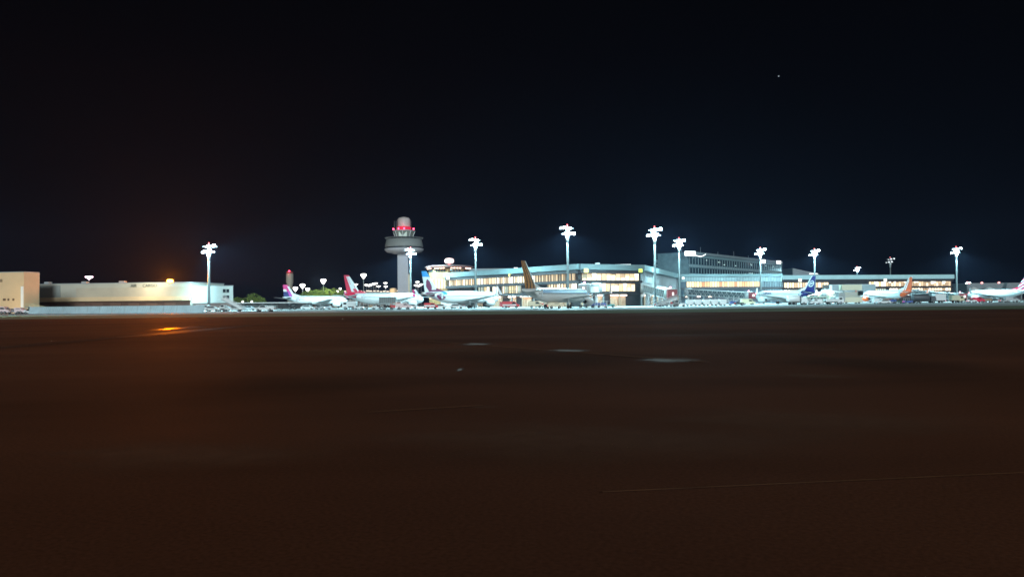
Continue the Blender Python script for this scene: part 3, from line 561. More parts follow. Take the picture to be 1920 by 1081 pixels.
# ------------------------------------------------------------------ aircraft
AW=mat('aircraft_white',(.80,.82,.82),.3)
def aircraft(label,tail_px,tail_Y,nose_px,L=37.6,finH=11.76,fin=None,fus=None,mats=(AW,),eng=0,winglet=True,name='airliner',wing_m=None,near=False,Rf=1.98,Lettering=None,belly_z=1.65,beacon=True,wl_m=None):
    # tail and nose ground points; the nose is farther away than the tail
    best=None
    for k in range(0,400):
        Yn=tail_Y+(k/10); a=G(tail_px,tail_Y); b=G(nose_px,Yn)
        e=abs((a-b).length-L*.985)
        if best is None or e<best[0]: best=(e,a,b)
    _,tl,ns=best
    d=(ns-tl).normalized(); base=(ns+tl)/2; rz=math.atan2(d.y,d.x)
    t=thing(name,label,'airliner',base,rz,'parked airliners'); X0=L/2
    mats=list(mats); zc0=belly_z+Rf
    # fuselage
    NS,NA=84,40; ps=[]; 
    def sec(s):   # s metres from nose
        if s<5.2:
            u=s/5.2; r=Rf*math.sqrt(max(0,1-(1-u)**2.1)); z=zc0-.55*(1-u)**1.6
        elif s<L*.66: r=Rf; z=zc0
        else:
            u=(s-L*.66)/(L*.34); r=Rf*(1-.9*u**1.55); z=zc0+(Rf-r)*.78
        return max(r,.03),z
    b=MB(); b.v=[]; 
    for i in range(NS+1):
        s=L*(i/NS)**1.0 if i>6 else L*(6/NS)*(i/6)**1.8
        r,z=sec(s)
        for k in range(NA):
            a=2*math.pi*k/NA; b.v.append((X0-s,r*math.sin(a),z+r*math.cos(a)))
    for i in range(NS):
        s=L*((i+.5)/NS)
        for k in range(NA):
            j=(k+1)%NA; b.f.append((i*NA+k,(i+1)*NA+k,(i+1)*NA+j,i*NA+j)); a=2*math.pi*(k+.5)/NA
            b.mi.append(fus(s/L,math.cos(a),math.sin(a)) if fus else 0)
    b.f.append(tuple(range(NA))); b.f.append(tuple(NS*NA+k for k in reversed(range(NA)))); b.mi+=[0,0]
    b.build('fuselage',mats,t,True)
    # windows
    for sd in(-1,1):
        b=MB(); s=5.6; ps=[]
        while s<L*.83:
            for ds in(0,.26):
                r,z=sec(s+ds)
                for zz in (zc0+.27,zc0+.63): ps.append((X0-s-ds,sd*(math.sqrt(max(.01,r*r-(zz-z)**2))+.015),zz))
            s+=.53
        b.v=ps
        for i in range(0,len(ps)-3,2):
            b.f.append((i,i+2,i+3,i+1)); b.mi.append((i//2)%2)
        b.build('window_row',[mat('cabin_window',(.06,.08,.09),.2),mat('window_belt',(.74,.76,.77),.35)],t)
        for s,h in((4.6,1.9),(L*.8,1.9)):
            r,z=sec(s); MB().box((X0-s,sd*(r*.99+.005),z+.15),(.85,.05,h)).build('door',mat('door_outline',(.62,.65,.66),.4),t)
    b=MB()
    for sd in(-1,1):
        b.box((X0-1.75,sd*.75,zc0+.62),(.9,.35,.45),rz=sd*-.55)
    b.box((X0-1.5,0,zc0+.62),(.5,.9,.42)); b.build('cockpit_windows',GLASS,t)
    # lifting surfaces
    def surf(pr,pt,cr,ct,th,name,m,mf=None,vert=False,nu=1,nv=1,par=t):
        b=MB(); prof=[(0,0),(.12,.5),(.4,.6),(.75,.3),(1,.03)]
        us=[i/nu for i in range(nu+1)] if nu>1 else [p[0] for p in prof]
        def thk(u):
            for (a0,h0),(a1,h1) in zip(prof,prof[1:]):
                if u<=a1: return h0+(h1-h0)*(u-a0)/(a1-a0)
            return .03
        for v in range(nv):
            for sgn in(1,-1):
                for i in range(len(us)-1):
                    q=[]
                    for (uu,vv) in((us[i],v/nv),(us[i+1],v/nv),(us[i+1],(v+1)/nv),(us[i],(v+1)/nv)):
                        c=cr+(ct-cr)*vv; le=Vector(pr).lerp(Vector(pt),vv); h=thk(uu)*th*c*sgn*.5*2
                        q.append(le+Vector((-uu*c,h if vert else 0,0 if vert else h)))
                    if sgn<0: q.reverse()
                    b.face(q, mf((us[i]+us[i+1])/2,(v+.5)/nv) if mf else 0)
        c=ct; le=Vector(pt); top=[le+Vector((-u*c,thk(u)*th*c if vert else 0,0 if vert else thk(u)*th*c)) for u in us]; bot=[le+Vector((-u*c,-thk(u)*th*c if vert else 0,0 if vert else -thk(u)*th*c)) for u in us]
        b.face(top+bot[::-1]); 
        return b.build(name,m,par)
    hs=17.0; zr=belly_z+.95
    wm=wing_m or AW
    for sd in(-1,1):
        w=surf((X0-L*.33,sd*1.5,zr),(X0-L*.33-hs*.50,sd*hs,zr+1.5),7.2,1.6,.055,'wing',wm)
        if winglet:
            surf((X0-L*.33-hs*.50-.1,sd*hs,zr+1.5),(X0-L*.33-hs*.50-1.6,sd*(hs+.55),zr+3.9),1.5,.6,.08,'winglet',wl_m or mats[eng] ,vert=True,par=w)
        MB().lathe([(.1,-.1),(.14,.05),(.05,.15)],6,(X0-L*.33-hs*.52,sd*(hs+.1),zr+1.55)).build('navigation_lamp',(REDL if sd>0 else LITP),w)
        ex=X0-L*.305; ey=sd*5.75; ez=1.78
        e=MB().lathe([(.75,1.5),(.98,1.7),(1.1,1.2),(1.12,0),(.95,-1.3),(.6,-2.2)],20,(ex,ey,ez),axis='X').build('engine',[mats[eng]],t,True)
        MB().lathe([(.05,1.35),(.8,1.32),(.8,1.2)],20,(ex,ey,ez),axis='X').build('fan',GREYP,e,True)
        MB().lathe([(.55,-2.1),(.4,-2.6),(.1,-3.0)],16,(ex,ey,ez),axis='X').build('exhaust',DARK,e,True)
        MB().prism([(ex+.8,ez+.9),(ex-2.5,ez+.7),(ex-3.4,zr+.3),(ex-.9,zr+.3)],ey-.16,ey+.16).build('pylon',AW,t)
        surf((X0-L*.885,sd*.5,zc0+.75),(X0-L*.885-3.3,sd*6.2,zc0+1.35),3.9,1.4,.06,'tailplane',wm)
        g=MB(); g.bar((X0-L*.5,sd*3.6,.5),(X0-L*.5,sd*3.3,zr),.16); g.build('gear_strut',STEEL,t)
        for o_ in(-.32,.32): MB().lathe([(.2,-.2),(.56,-.17),(.58,0),(.56,.17),(.2,.2)],16,(X0-L*.5,sd*3.6+o_*1.3,.58),axis='Y').build('wheel',DARK,t,True)
    MB().bar((X0-4.9,0,.4),(X0-4.9,0,belly_z+.3),.11).build('gear_strut',STEEL,t)
    for o_ in(-.25,.25): MB().lathe([(.1,-.11),(.37,-.1),(.38,0),(.37,.1),(.1,.11)],14,(X0-4.9,o_,.38),axis='Y').build('wheel',DARK,t,True)
    fz=zc0+Rf*.82; LE=X0-L*.80
    surf((LE,0,fz),(LE-(finH-fz)*.86,0,finH),6.3,2.2,.035,'tail_fin',mats,fin,True,22,26)
    MB().prism([(LE+3.4,fz+.15),(LE-1.5,fz+.1),(LE-1.2,fz+1.35)],-.1,.1).build('dorsal_fillet',mats[fin(.05,.05)] if fin else AW,t)
    MB().bar((X0-L*.66,0,zc0+Rf),(X0-L*.66-.3,0,zc0+Rf+.4),.06).build('antenna',GREYP,t)
    return t,X0,zc0
mk=lambda n,c=(.6,.6,.6),r=.35:mat(n,c,r)
PINK=mk('livery_pink',(.75,.03,.22)); MAG=mk('livery_magenta',(.5,.03,.35)); NAVY=mk('livery_navy',(.01,.012,.12)); CRIM=mk('livery_crimson',(.68,.01,.06))
BURG=mk('livery_burgundy',(.16,.004,.055)); SKYB=mk('livery_sky_blue',(.01,.30,.74)); ORG=mk('livery_orange',(.75,.10,.012)); BRNW=mk('livery_brown',(.05,.022,.01)); TAN=mk('livery_tan',(.5,.21,.05)); PALB=mk('livery_pale_blue',(.35,.55,.78)); LGREY=mk('livery_grey',(.45,.48,.5))
def fin1(u,v):
    if v>.86: return 1
    if u>.55 and v<.42: return 3
    if .28<u<.62: return 2 if v<.45 else 1
    if u>.62: return 0 if .42<v<.62 else 1
    return 0
aircraft('pink and blue tailed airliner, leftmost of all the parked planes',531,338,650,L=34.5,finH=10.5,fin=fin1,mats=(AW,PINK,MAG,NAVY,CRIM),
    fus=lambda s,c,n: 4 if ((s-.80)/.022)**2+((c-.05)/.42)**2<1 else 0,winglet=False)
def fin2(u,v):
    if v<.1: return 1
    if v>.93: return 1
    if ((u-.3)/.16)**2+((v-.2)/.09)**2<1: return 1
    if .14+.1*math.sin(v*6)<u<.62-.0*v: return 0 if (u>.5 or u<.44 or v<.5) else 2
    return 1 if u>=.5 else (0 if u<.2 else 1)
aircraft('airliner with tall red and white tail in front of car park',646,262,792,L=38.5,finH=11.6,fin=fin2,mats=(AW,CRIM,PINK),
    fus=lambda s,c,n: 1 if s>.885 and c>-.6 else 0, eng=0, wl_m=PINK)
def fin3(u,v):
    if v>.72: return 2
    if v>.60: return 0
    if ((u-.55+.25*(v-.35))/.24)**2+((v-.34)/.27)**2<1: return 1
    if v<.12 and u<.75: return 1
    return 0
def fus3(s,c,n):
    if ((s-.925)/.05)**2+((c-.1)/.75)**2<1: return 1
    if ((s-.81)/.045)**2+((c+.15)/.62)**2<1: return 1
    if s>.74 and s<.79 and c>.35: return 2
    return 0
aircraft('airliner with sky blue tail tip and burgundy ovals, before the terrace pavilion',793,240,932,fin=fin3,fus=fus3,mats=(AW,BURG,SKYB))
def fin4(u,v):
    k=(u*3.6+.35*math.sin(v*5)+v*.7)%1
    if u<.07: return 0
    return 3 if k<.42 else 2
aircraft('airliner with brown and orange striped tail, nearest of the parked planes',981,199,1102,L=39.5,finH=12.5,fin=fin4,
    fus=lambda s,c,n: 1 if (.22<c<.72 and s<.80) else 0,mats=(mk('aircraft_grey_white',(.74,.73,.71)),PALB,TAN,BRNW),wl_m=mk('winglet_white',(.8,.7,.7)))
def fin5(u,v):
    if u<.17: return 0
    cx,cy=.56,.48; x=(u-cx)*4.2; y=(v-cy)*6.3; x-= (v-cy)*0
    r=math.hypot(x,y)
    if .98<r<1.28: return 0
    if r<.98 and abs(y-.42*x)<.2 and -.8<x<.8: return 0
    if r<.5 and abs(y+.5*x-.1)<.13: return 0
    return 1
def fus5(s,c,n): return 1 if s>.775+.035*c else 0
t5,X5,z5=aircraft('white airliner with dark blue tail and ring emblem, nose at the office block',1529,306,1419,L=35.5,finH=11.15,fin=fin5,fus=fus5,mats=(AW,NAVY),eng=0)
Mx=Matrix.Translation((X5-9.6,2.02,z5+.95))@Matrix.Rotation(R(90),4,'X')@Matrix.Rotation(R(180),4,'Y')
text('Lufthansa',Mx,1.25,NAVY,t5,.03)
def fin6(u,v):
    if u<.16: return 0
    if .28<u<.40 and v<.8: return 0
    return 1
aircraft('airliner with orange tail before the right terminal',1711,330,1621,L=35.5,finH=10.9,fin=fin6,fus=lambda s,c,n:1 if s>.82+.03*c and s<.985 else (1 if (.06<s<.22 and abs(c+.0-(s-.06)*-1.5)<.16) else 0),mats=(AW,ORG),eng=1)
def fin7(u,v):
    k=(v*3.2-u*1.6)%1
    return 1 if k<.38 else (2 if k<.6 else 0)
aircraft('airliner with red blue and white swirl tail at the right edge',1929,352,1817,fin=fin7,mats=(AW,CRIM,NAVY),fus=lambda s,c,n:3 if False else 0,eng=0)
def fin8(u,v): return 1 if (.25<v<.36 or .45<v<.55) and .25<u<.8 else 0
aircraft('pale tailed airliner mostly hidden behind the plane at right edge',1888,520,1822,fin=fin8,mats=(mk('pale_grey_tail',(.62,.64,.66)),LGREY))
# ------------------------------------------------------------------ jet bridges
def jet_bridge(label,a,b,h=2.7,lattice=True,cab=True,stairs=True,base=None,m=None,cabm=None,hood=None):
    a=Vector(a); b=Vector(b); mid=(a+b)/2; t=thing('jet_bridge',label,'jet bridge',(mid.x,mid.y,0),0,'jet bridges at the gates')
    o=Vector((mid.x,mid.y,0)); a-=o; b-=o; d=(b-a); L=Vector((d.x,d.y,0)).length; ang=math.atan2(d.y,d.x); sl=math.atan2(d.z,L); Ln=d.length
    Mt=Matrix.Translation((a+b)/2)@Matrix.Rotation(ang,4,'Z')@Matrix.Rotation(-sl,4,'Y')
    m=m or mat('bridge_white',(.8,.84,.84),.4)
    w=1.5
    MB(Mt).box((0,0,-h/2+.15),(Ln,2*w,.3)).box((0,0,h/2-.12),(Ln,2*w+.2,.24)).build('tunnel_frame',m,t)
    MB(Mt).box((0,.0,0),(Ln-.1,2*w-.5,h-.6)).build('tunnel_glazing' if lattice else 'tunnel_wall',mat('bridge_glass',(.05,.09,.10),.2) if lattice else m,t)
    if lattice:
      n=int(Ln/1.5)
      for sy in(-w,w):
        x=MB(Mt)
        for i in range(n):
            x0=-Ln/2+i*Ln/n; x1=x0+Ln/n
            if 1:
                x.bar((x0,sy,-h/2+.2),(x1,sy,h/2-.2),.08,4) if i%2 else x.bar((x0,sy,h/2-.2),(x1,sy,-h/2+.2),.08,4); x.bar((x0,sy,-h/2+.2),(x0,sy,h/2-.2),.06,4)
        x.build('truss',m,t)
    MB().lathe([(2.1,-h/2-.2),(2.1,h/2+.2),(1.5,h/2+.5)],18,tuple(a)).build('rotunda',GREYP,t,True); MB().bar((a.x,a.y,0),(a.x,a.y,a.z-h/2-.1),.5,10).build('rotunda_column',STEEL,t)
    if cab:
        MB().lathe([(1.9,-h/2-.2),(1.9,h/2+.15),(1.2,h/2+.4)],18,tuple(b)).build('cab',cabm or mat('cab_panel',(.4,.43,.43),.5),t,True)
        dn=Vector((d.x,d.y,0)).normalized(); c=b+dn*2.1
        MB().box(tuple(c),(1.6,3.0,h),ang).build('cab_hood',hood or mat('hood_maroon',(.25,.05,.06),.6),t)
        MB().lathe([(.1,0),(.3,.05),(.32,.4),(.1,.55)],8,(b.x,b.y,b.z+h/2+.4)).build('beacon',mat('pink_beacon',(.8,.3,.5),.3,em=(1,.35,.55),es=4),t)
        MB().box((c.x,c.y-1.6,c.z+.1),(.9,.3,.9),ang).build('cab_lamp',LITP,t)
    g=a.lerp(b,.72); x=MB()
    for s_ in(-1,1):
        x.bar((g.x+s_*1.4,g.y,.6),(g.x+s_*1.1,g.y,g.z+h/2+.5),.2,6)
    x.box((g.x,g.y,.75),(3.4,.5,.4)); x.build('drive_column',m,t)
    for s_ in(-1,1): MB().lathe([(.2,-.25),(.6,-.2),(.6,.2),(.2,.25)],12,(g.x+s_*1.2,g.y,.6),axis='Y').build('wheel',DARK,t,True)
    if stairs:
        e=a.lerp(b,.86); sg=-1
        st=MB(); st.bar((e.x,e.y-1.8,e.z-h/2),(e.x-e.z*1.5,e.y-2.2,.1),.14,4); st.bar((e.x,e.y-1.8,e.z-h/2+1),(e.x-e.z*1.5,e.y-2.2,1.1),.08,4)
        for k in range(8):
            u=k/8; st.box((e.x-e.z*1.5*u,e.y-1.8-.4*u,(e.z-h/2)*(1-u)+.1),(.4,.9,.08))
        st.build('stairs',STEEL,t)
    return t
jet_bridge('blue green jet bridge sloping down before receding terminal wall',P(1212,540,278),P(1257,551.5,240),2.9,True,True,True,m=mat('bridge_white'),cabm=mat('cab_grey_green',(.28,.31,.28),.6))
jet_bridge('long white lattice jet bridge reaching the blue tailed plane nose',P(1290,547,380),P(1404,554,346),2.9)
jet_bridge('pale jet bridge before link block reaching cream loader',P(1548,549,385),P(1612,556,382),2.6,True,True,False)
jet_bridge('white lattice jet bridge crossing before the right terminal end',P(1716,549,398),P(1800,556,360),2.9)
jet_bridge('short jet bridge with pale cabin behind the striped tail plane',P(1118,540,262),P(1096,541,246),2.6,False,True,False,hood=GREYP)
# glass shelter in front of wing
def bxo(name,label,cat,px,Y,z,d,m,parts=()):
    q=G(px,Y); t=thing(name,label,cat,(q.x,q.y,z)); MB().box((0,0,d[2]/2),d).build('body',m,t); return t
# ------------------------------------------------------------------ vehicles
def wheels(t,xs_,w,r=.38,y0=None):
    for x in xs_:
        for s_ in(-1,1):
            o=MB().lathe([(r*.4,-.13),(r,-.11),(r,.11),(r*.4,.13)],14,(x,s_*w/2*.92,r),axis='Y').build('wheel',DARK,t,True)
            MB().lathe([(.05,-.02),(r*.5,0),(.05,.02)],10,(x,s_*(w/2*.92+.14),r),axis='Y').build('hub',STEEL,o,True)
def lamps(t,x0,x1,w,z,on=False):
    for s_ in(-1,1):
        MB().box((x0,s_*w*.36,z),(.08,.3,.2)).build('headlight',HEADL if on else WHITE,t); MB().box((x1,s_*w*.38,z),(.08,.22,.22)).build('tail_light',TAILL if on else RED,t)
def base(px,Y,name,label,cat,rz): return thing(name,label,cat,G(px,Y),rz,'ground vehicles on the apron')
def car(px,Y,label,m=WHITE,rz=0,on=False,name='car',cat='car'):
    t=base(px,Y,name,label,cat,rz)
    MB().prism([(-2.2,.35),(2.2,.35),(2.25,.75),(1.25,.95),(.55,1.45),(-1.2,1.48),(-1.95,1.0),(-2.2,.9)],-.88,.88).build('body',m,t)
    for s_ in(-1,1): MB().prism([(1.1,.97),(.5,1.38),(-1.15,1.40),(-1.75,1.0)],s_*.885-.01,s_*.885+.01).build('side_window',GLASS,t)
    wheels(t,(1.35,-1.35),1.8,.33); lamps(t,2.26,-2.22,1.76,.72,on); return t
def van(px,Y,label,m=WHITE,rz=0,on=False,L=5.4,H=2.3,name='van',cat='van',stripe=None):
    t=base(px,Y,name,label,cat,rz); h=L/2
    MB().prism([(-h,.4),(h,.4),(h+.05,1.0),(h-.75,1.3),(h-1.35,H-.08),(h-1.6,H),(-h,H)],-1,1).build('body',m,t)
    for s_ in(-1,1):
        MB().prism([(h-.95,1.3),(h-1.45,H-.25),(h-2.3,H-.25),(h-2.3,1.3)],s_*1.005-.01,s_*1.005+.01).build('side_window',GLASS,t)
        if stripe: MB().box((-.5,s_*1.012,.95),(L*.8,.02,.45)).build('stripe',stripe,t)
    MB().prism([(h-.74,1.36),(h-1.33,H-.16),(h-1.36,H-.16),(h-.8,1.36)],-.85,.85).build('windscreen',GLASS,t)
    wheels(t,(h-1,-h+1.1),2.0); lamps(t,h+.06,-h-.03,2,.8,on); return t
def box_truck(px,Y,label,m=WHITE,cabm=WHITE,rz=0,L=7,H=3.4,lift=0,on=False,name='box_truck',cat='truck'):
    t=base(px,Y,name,label,cat,rz); h=L/2
    MB().box((0,0,.75),(L,1.0,.3)).build('chassis',DARK,t)
    MB().prism([(h-1.9,.5),(h,.5),(h,1.5),(h-.3,2.5),(h-1.9,2.5)],-1.1,1.1).build('cab',cabm,t)
    MB().prism([(h+.01,1.5),(h-.27,2.35),(h-.30,2.35),(h-.03,1.5)],-.95,.95).build('windscreen',GLASS,t)
    for s_ in(-1,1): MB().box((h-.95,s_*1.105,1.95),(1.0,.02,.65)).build('side_window',GLASS,t)
    z0=.95+lift; MB().box((-.95,0,z0+(H-.95)/2),(L-2.0,2.4,H-.95)).build('cargo_box',m,t)
    b=MB()
    for k in range(9):
        for s_ in(-1,1): b.box((-h+.3+k*(L-2.3)/8,s_*1.22,z0+(H-.95)/2),(.06,.04,H-1.0))
    b.build('side_ribs',GREYP,t)
    if lift:
        b=MB()
        for s_ in(-1,1):
            b.bar((-h+.6,s_*.9,.9),(h-2.6,s_*.9,z0),.1,4); b.bar((h-2.6,s_*.9,.9),(-h+.6,s_*.9,z0),.1,4)
        b.build('scissor_lift',STEEL,t)
    wheels(t,(h-1,-h+1.4),2.3,.46); lamps(t,h+.03,-h-.0,2.2,.8,on); return t
def bus(px,Y,label,m=WHITE,rz=0,L=12,lit=False,H=3.0):
    t=base(px,Y,'apron_bus',label,'bus',rz); h=L/2
    MB().prism([(-h,.35),(h-.1,.35),(h,.8),(h-.15,H-.3),(h-.5,H),(-h+.2,H),(-h,H-.3)],-1.35,1.35).build('body',m,t)
    n=int(L/1.5)
    for s_ in(-1,1):
        for k in range(n): MB().box((-h+.9+k*(L-1.6)/n+.3,s_*1.36,1.85),((L-1.6)/n-.2,.03,1.1)).build('window',WL[7] if lit else GLASS,t)
    MB().box((h-.06,0,1.8),(.05,2.3,1.5),0).build('windscreen',GLASS,t)
    wheels(t,(h-2.4,-h+2.6),2.65,.48); lamps(t,h+.01,-h-.01,2.6,.7,True); return t
def pickup(px,Y,label,m=WHITE,rz=0):
    t=base(px,Y,'pickup',label,'pickup',rz)
    MB().prism([(-2.6,.45),(2.5,.45),(2.55,.95),(1.5,1.12),(.95,1.65),(-.3,1.68),(-.55,1.15),(-2.6,1.15)],-.92,.92).build('body',m,t)
    for s_ in(-1,1): MB().prism([(1.3,1.15),(.9,1.58),(-.2,1.6),(-.35,1.15)],s_*.925-.01,s_*.925+.01).build('side_window',GLASS,t)
    MB().box((-1.6,0,1.3),(1.9,1.7,.4)).build('load_cover',m,t)
    wheels(t,(1.6,-1.55),1.9,.4); lamps(t,2.56,-2.62,1.8,.8,False); return t
def tug(px,Y,label,m=YELL,rz=0):
    t=base(px,Y,'baggage_tug',label,'baggage tug',rz)
    MB().prism([(-1.5,.35),(1.5,.35),(1.5,.95),(.3,1.05),(.15,.8),(-.9,.8),(-1.0,1.05),(-1.5,1.0)],-.7,.7).build('body',m,t)
    b=MB()
    for x in(.2,-1.1):
        for s_ in(-1,1): b.bar((x,s_*.6,.8),(x,s_*.6,1.85),.05,5)
    b.box((-.45,0,1.9),(1.6,1.4,.1)); b.build('canopy',GREYP,t); MB().box((-.6,0,1.0),(.5,1,.5)).build('seat',DARK,t)
    wheels(t,(1,-1),1.4,.32); lamps(t,1.51,-1.51,1.3,.7,True); return t
def dolly(px,Y,label,m=WHITE,rz=0,W_=2.25,H=1.5):
    t=base(px,Y,'container_dolly',label,'cargo container',rz); t['group']='cargo containers on dollies'
    MB().box((0,0,.5),(W_,1.6,.16)).build('deck',STEEL,t)
    MB().prism([(-W_/2*.72,.6),(W_/2*.72,.6),(W_/2,1.05),(W_/2,.6+H),(-W_/2,.6+H),(-W_/2,1.05)],-.76,.76).build('container',m,t)
    MB().box((0,-.775,.75+H/2),(W_*.6,.03,H*.7)).build('curtain',mat('container_curtain',(.78,.82,.82),.6),t)
    MB().bar((W_/2,0,.45),(W_/2+.9,0,.35),.05).build('drawbar',STEEL,t)
    wheels(t,(W_/2-.5,-W_/2+.5),1.4,.25); return t
def cart(px,Y,label,m=GREYP,rz=0,cargo=True):
    t=base(px,Y,'baggage_cart',label,'baggage cart',rz)
    MB().box((0,0,.5),(3,1.5,.14)).build('deck',STEEL,t); b=MB()
    for x in(-1.4,1.4):
        for s_ in(-.7,.7): b.bar((x,s_,.5),(x,s_,1.9),.05,4)
    b.box((0,0,1.93),(3,1.55,.08)); b.build('canopy',m,t)
    if cargo:
        r=random.Random(int(px)); b=MB()
        for k in range(7): b.box((-1.1+k*.36,r.uniform(-.3,.3),.57+.3+r.uniform(0,.3)),(.32,.8,.6+r.uniform(-.1,.2)))
        b.build('load',r.choice((BLUEP,RED,DARK,mat('tan_bags',(.4,.25,.15),.7))),t)
    wheels(t,(1,-1),1.4,.24); return t
def stair_truck(px,Y,label,rz=0,H=3.6,m=WHITE):
    t=base(px,Y,'stair_truck',label,'stair truck',rz)
    MB().box((0,0,.7),(6.4,1.8,.35)).build('chassis',m,t); MB().prism([(2.0,.5),(3.4,.5),(3.4,1.3),(3.1,1.9),(2.0,1.9)],-.9,.9).build('cab',m,t)
    MB().box((2.7,0,1.55),(.9,1.84,.5)).build('side_window',GLASS,t)
    b=MB(); n=14
    for k in range(n): b.box((-3.3+k*6.2/n,0,.5+k*(H-.5)/n),(.5,1.5,.1))
    b.prism([(-3.6,.2),(-3.3,.2),(3.1,H-.2),(3.1,H+.1)],-.8,-.72).prism([(-3.6,.2),(-3.3,.2),(3.1,H-.2),(3.1,H+.1)],.72,.8); b.build('steps',STEEL,t)
    b=MB()
    for s_ in(-.8,.8):
        b.bar((-3.4,s_,1.2),(3.0,s_,H+1.1),.05,4); b.bar((3.0,s_,H+1.1),(4.2,s_,H+1.1),.05,4)
        for k in range(6): x=-3.4+k*1.28; b.bar((x,s_,.2+k*(H-.2)/5),(x,s_,1.2+k*(H-.1)/5),.04,4)
        b.box((0,s_,H*.5+.55),(6.2,.03,.5),Rm=Matrix.Rotation(-math.atan2(H,6.4),3,'Y'))
    b.box((3.6,0,H),(1.3,1.6,.12)); b.build('guard_rail',m,t)
    wheels(t,(2.2,-2.0),1.7,.4); return t
def tank_truck(px,Y,label,m=GREYP,rz=0,L=9):
    t=base(px,Y,'fuel_truck',label,'fuel truck',rz); h=L/2
    MB().box((0,0,.8),(L,1,.3)).build('chassis',DARK,t); MB().prism([(h-1.8,.5),(h,.5),(h,1.5),(h-.3,2.6),(h-1.8,2.6)],-1.1,1.1).build('cab',m,t)
    MB().prism([(h+.01,1.5),(h-.27,2.4),(h-.30,2.4),(h-.03,1.5)],-.95,.95).build('windscreen',GLASS,t)
    MB().lathe([(.4,-h),(1.15,-h+.3),(1.25,-h+.5),(1.25,h-2.6),(1.15,h-2.3),(.4,h-2.0)],20,(0,0,2.1),axis='X').build('tank',m,t,True)
    wheels(t,(h-1,-h+2.6,-h+1.3),2.3,.46); lamps(t,h+.03,-h,2.2,.8,False); return t
def loader(px,Y,label,rz=0,m=None):
    m=m or mat('cream_panel',(.70,.66,.50),.6); t=base(px,Y,'cargo_loader',label,'cargo loader',rz)
    MB().box((0,0,1.4),(7.6,3,2.0)).build('lower_body',m,t); MB().box((-.2,0,6.4),(8,3,2.2)).build('upper_body',m,t)
    MB().box((0,0,3.5),(6.4,2.4,2.2)).build('mid_panel',mat('loader_grey_panel',(.5,.5,.42),.6),t)
    b=MB()
    for s_ in(-1.4,1.4):
        b.bar((-3.6,s_,2.3),(3.4,s_,5.4),.13,4); b.bar((3.4,s_,2.3),(-3.6,s_,5.4),.13,4)
    b.build('scissor_lift',STEEL,t)
    MB().box((3.0,-1.7,4.1),(1.6,1.2,1.7)).build('control_cab',GLASS,t); wheels(t,(2.6,-2.6),3,.5); return t
# placements
pickup(497,203,'white pickup parked left of pink and blue tailed plane',rz=math.pi)
stair_truck(436,225,'white passenger stair truck leaning down right of leftmost mast',math.pi)
car(399,232,'white car at foot of the leftmost mast'); car(419,236,'white car half under the stair truck',rz=math.pi)
van(384,236,'white van just left of leftmost mast',L=4.6,H=2)
van(536,300,'dark van under pink tailed plane rear, left one',DARK); van(562,300,'dark van under pink tailed plane, nearer its wing',DARK,math.pi)
car(577,262,'small pale car between dark van and wing'); car(468,262,'grey car beside bottom of stair truck',GREYP)
car(610,270,'silver car under wing of pink tailed plane',LGREY,math.pi); tug(600,262,'grey tug under wing of pink tailed plane',GREYP)
box_truck(656,262,'small white box truck below the red tail',L=4.8,H=2.7,rz=math.pi)
tug(673,250,'pale tug right of white box truck',WHITE); cart(683,255,'grey cart under red tailed plane body'); cart(692,262,'grey baggage cart at red tailed plane middle',GREYP,.2); tug(707,250,'white tug below red tailed plane middle',WHITE,math.pi)
box_truck(733,246,'grey box catering truck raised beside red tailed plane nose',mat('dark_box_panel',(.17,.19,.19),.6),WHITE,0,7.2,2.9,1.0)
cart(727,236,'cart with blue load below grey catering truck'); cart(741,236,'cart with orange load below grey catering truck',ORANGEP)
van(757,236,'pinkish white van right of grey catering truck',mk('pinkish_paint',(.8,.6,.6)),on=True,L=4.8,H=1.9); car(771,250,'white car below nose of red tailed plane',rz=math.pi)
van(809,244,'red and white van below blue topped tail',RED,L=4.4,H=1.9,stripe=WHITE,on=True); car(824,244,'white car right of red and white van',rz=math.pi)
car(856,247,'long white car under blue topped tail plane'); van(884,262,'white service van beside engine of blue topped plane',L=4.2,H=2.2,on=True)
van(958,245,'red rear white front van before lit doorway',RED,L=5.4,H=2.1,stripe=WHITE,on=True); van(948,258,'dark red van behind red and white van',mk('dark_red',(.3,.03,.04)),L=4,H=2)
van(1004,240,'beige minibus left of striped tail plane wheels',mk('beige_paint',(.7,.6,.42)),L=4.6,H=2.1); cart(1012,246,'cream baggage cart next to beige minibus',WHITE)
van(1041,212,'cream van between wheels of striped tail plane',mk('beige_paint',(.7,.6,.42)),L=4.2,H=1.7,on=True)
for k,px in enumerate((1106,1117,1129)): cart(px,226,['baggage cart nearest engine of striped tail plane','middle baggage cart right of striped tail plane','baggage cart farthest right of striped tail plane'][k],WHITE)
tug(1143,232,'teal tug before dark doorway',mk('teal_paint',(.05,.35,.35)))
tug(1238,240,'dark tug under first jet bridge',DARK); stair_truck(1251,236,'small grey steps below first jet bridge',0,2.6,GREYP); cart(1264,246,'white cart below jet bridge cabin',WHITE); tug(1276,244,'pale tug right of jet bridge cabin',WHITE)
for k,px in enumerate((1293,1308,1324,1339,1355)):
    dolly(px,255,['leftmost white cargo container in the row','second white container from left in the row','middle white container of the row','second container from right in the row','rightmost container of the row near bridge stairs'][k])
cart(1375,266,'dark cart below the lattice bridge stairs',GREYP); tug(1386,262,'dark tug behind the lattice bridge stairs',DARK); van(1402,285,'cream van under the lattice bridge cabin',mk('cream_paint',(.7,.66,.45)),L=5,H=2.2)
tank_truck(1493,262,'long white tanker under belly of blue tailed plane',WHITE,0,6.4); van(1514,266,'white van right of white tanker',L=4,H=1.9); van(1529,262,'white van with dark rear under blue tail',L=4,H=1.9,rz=math.pi)
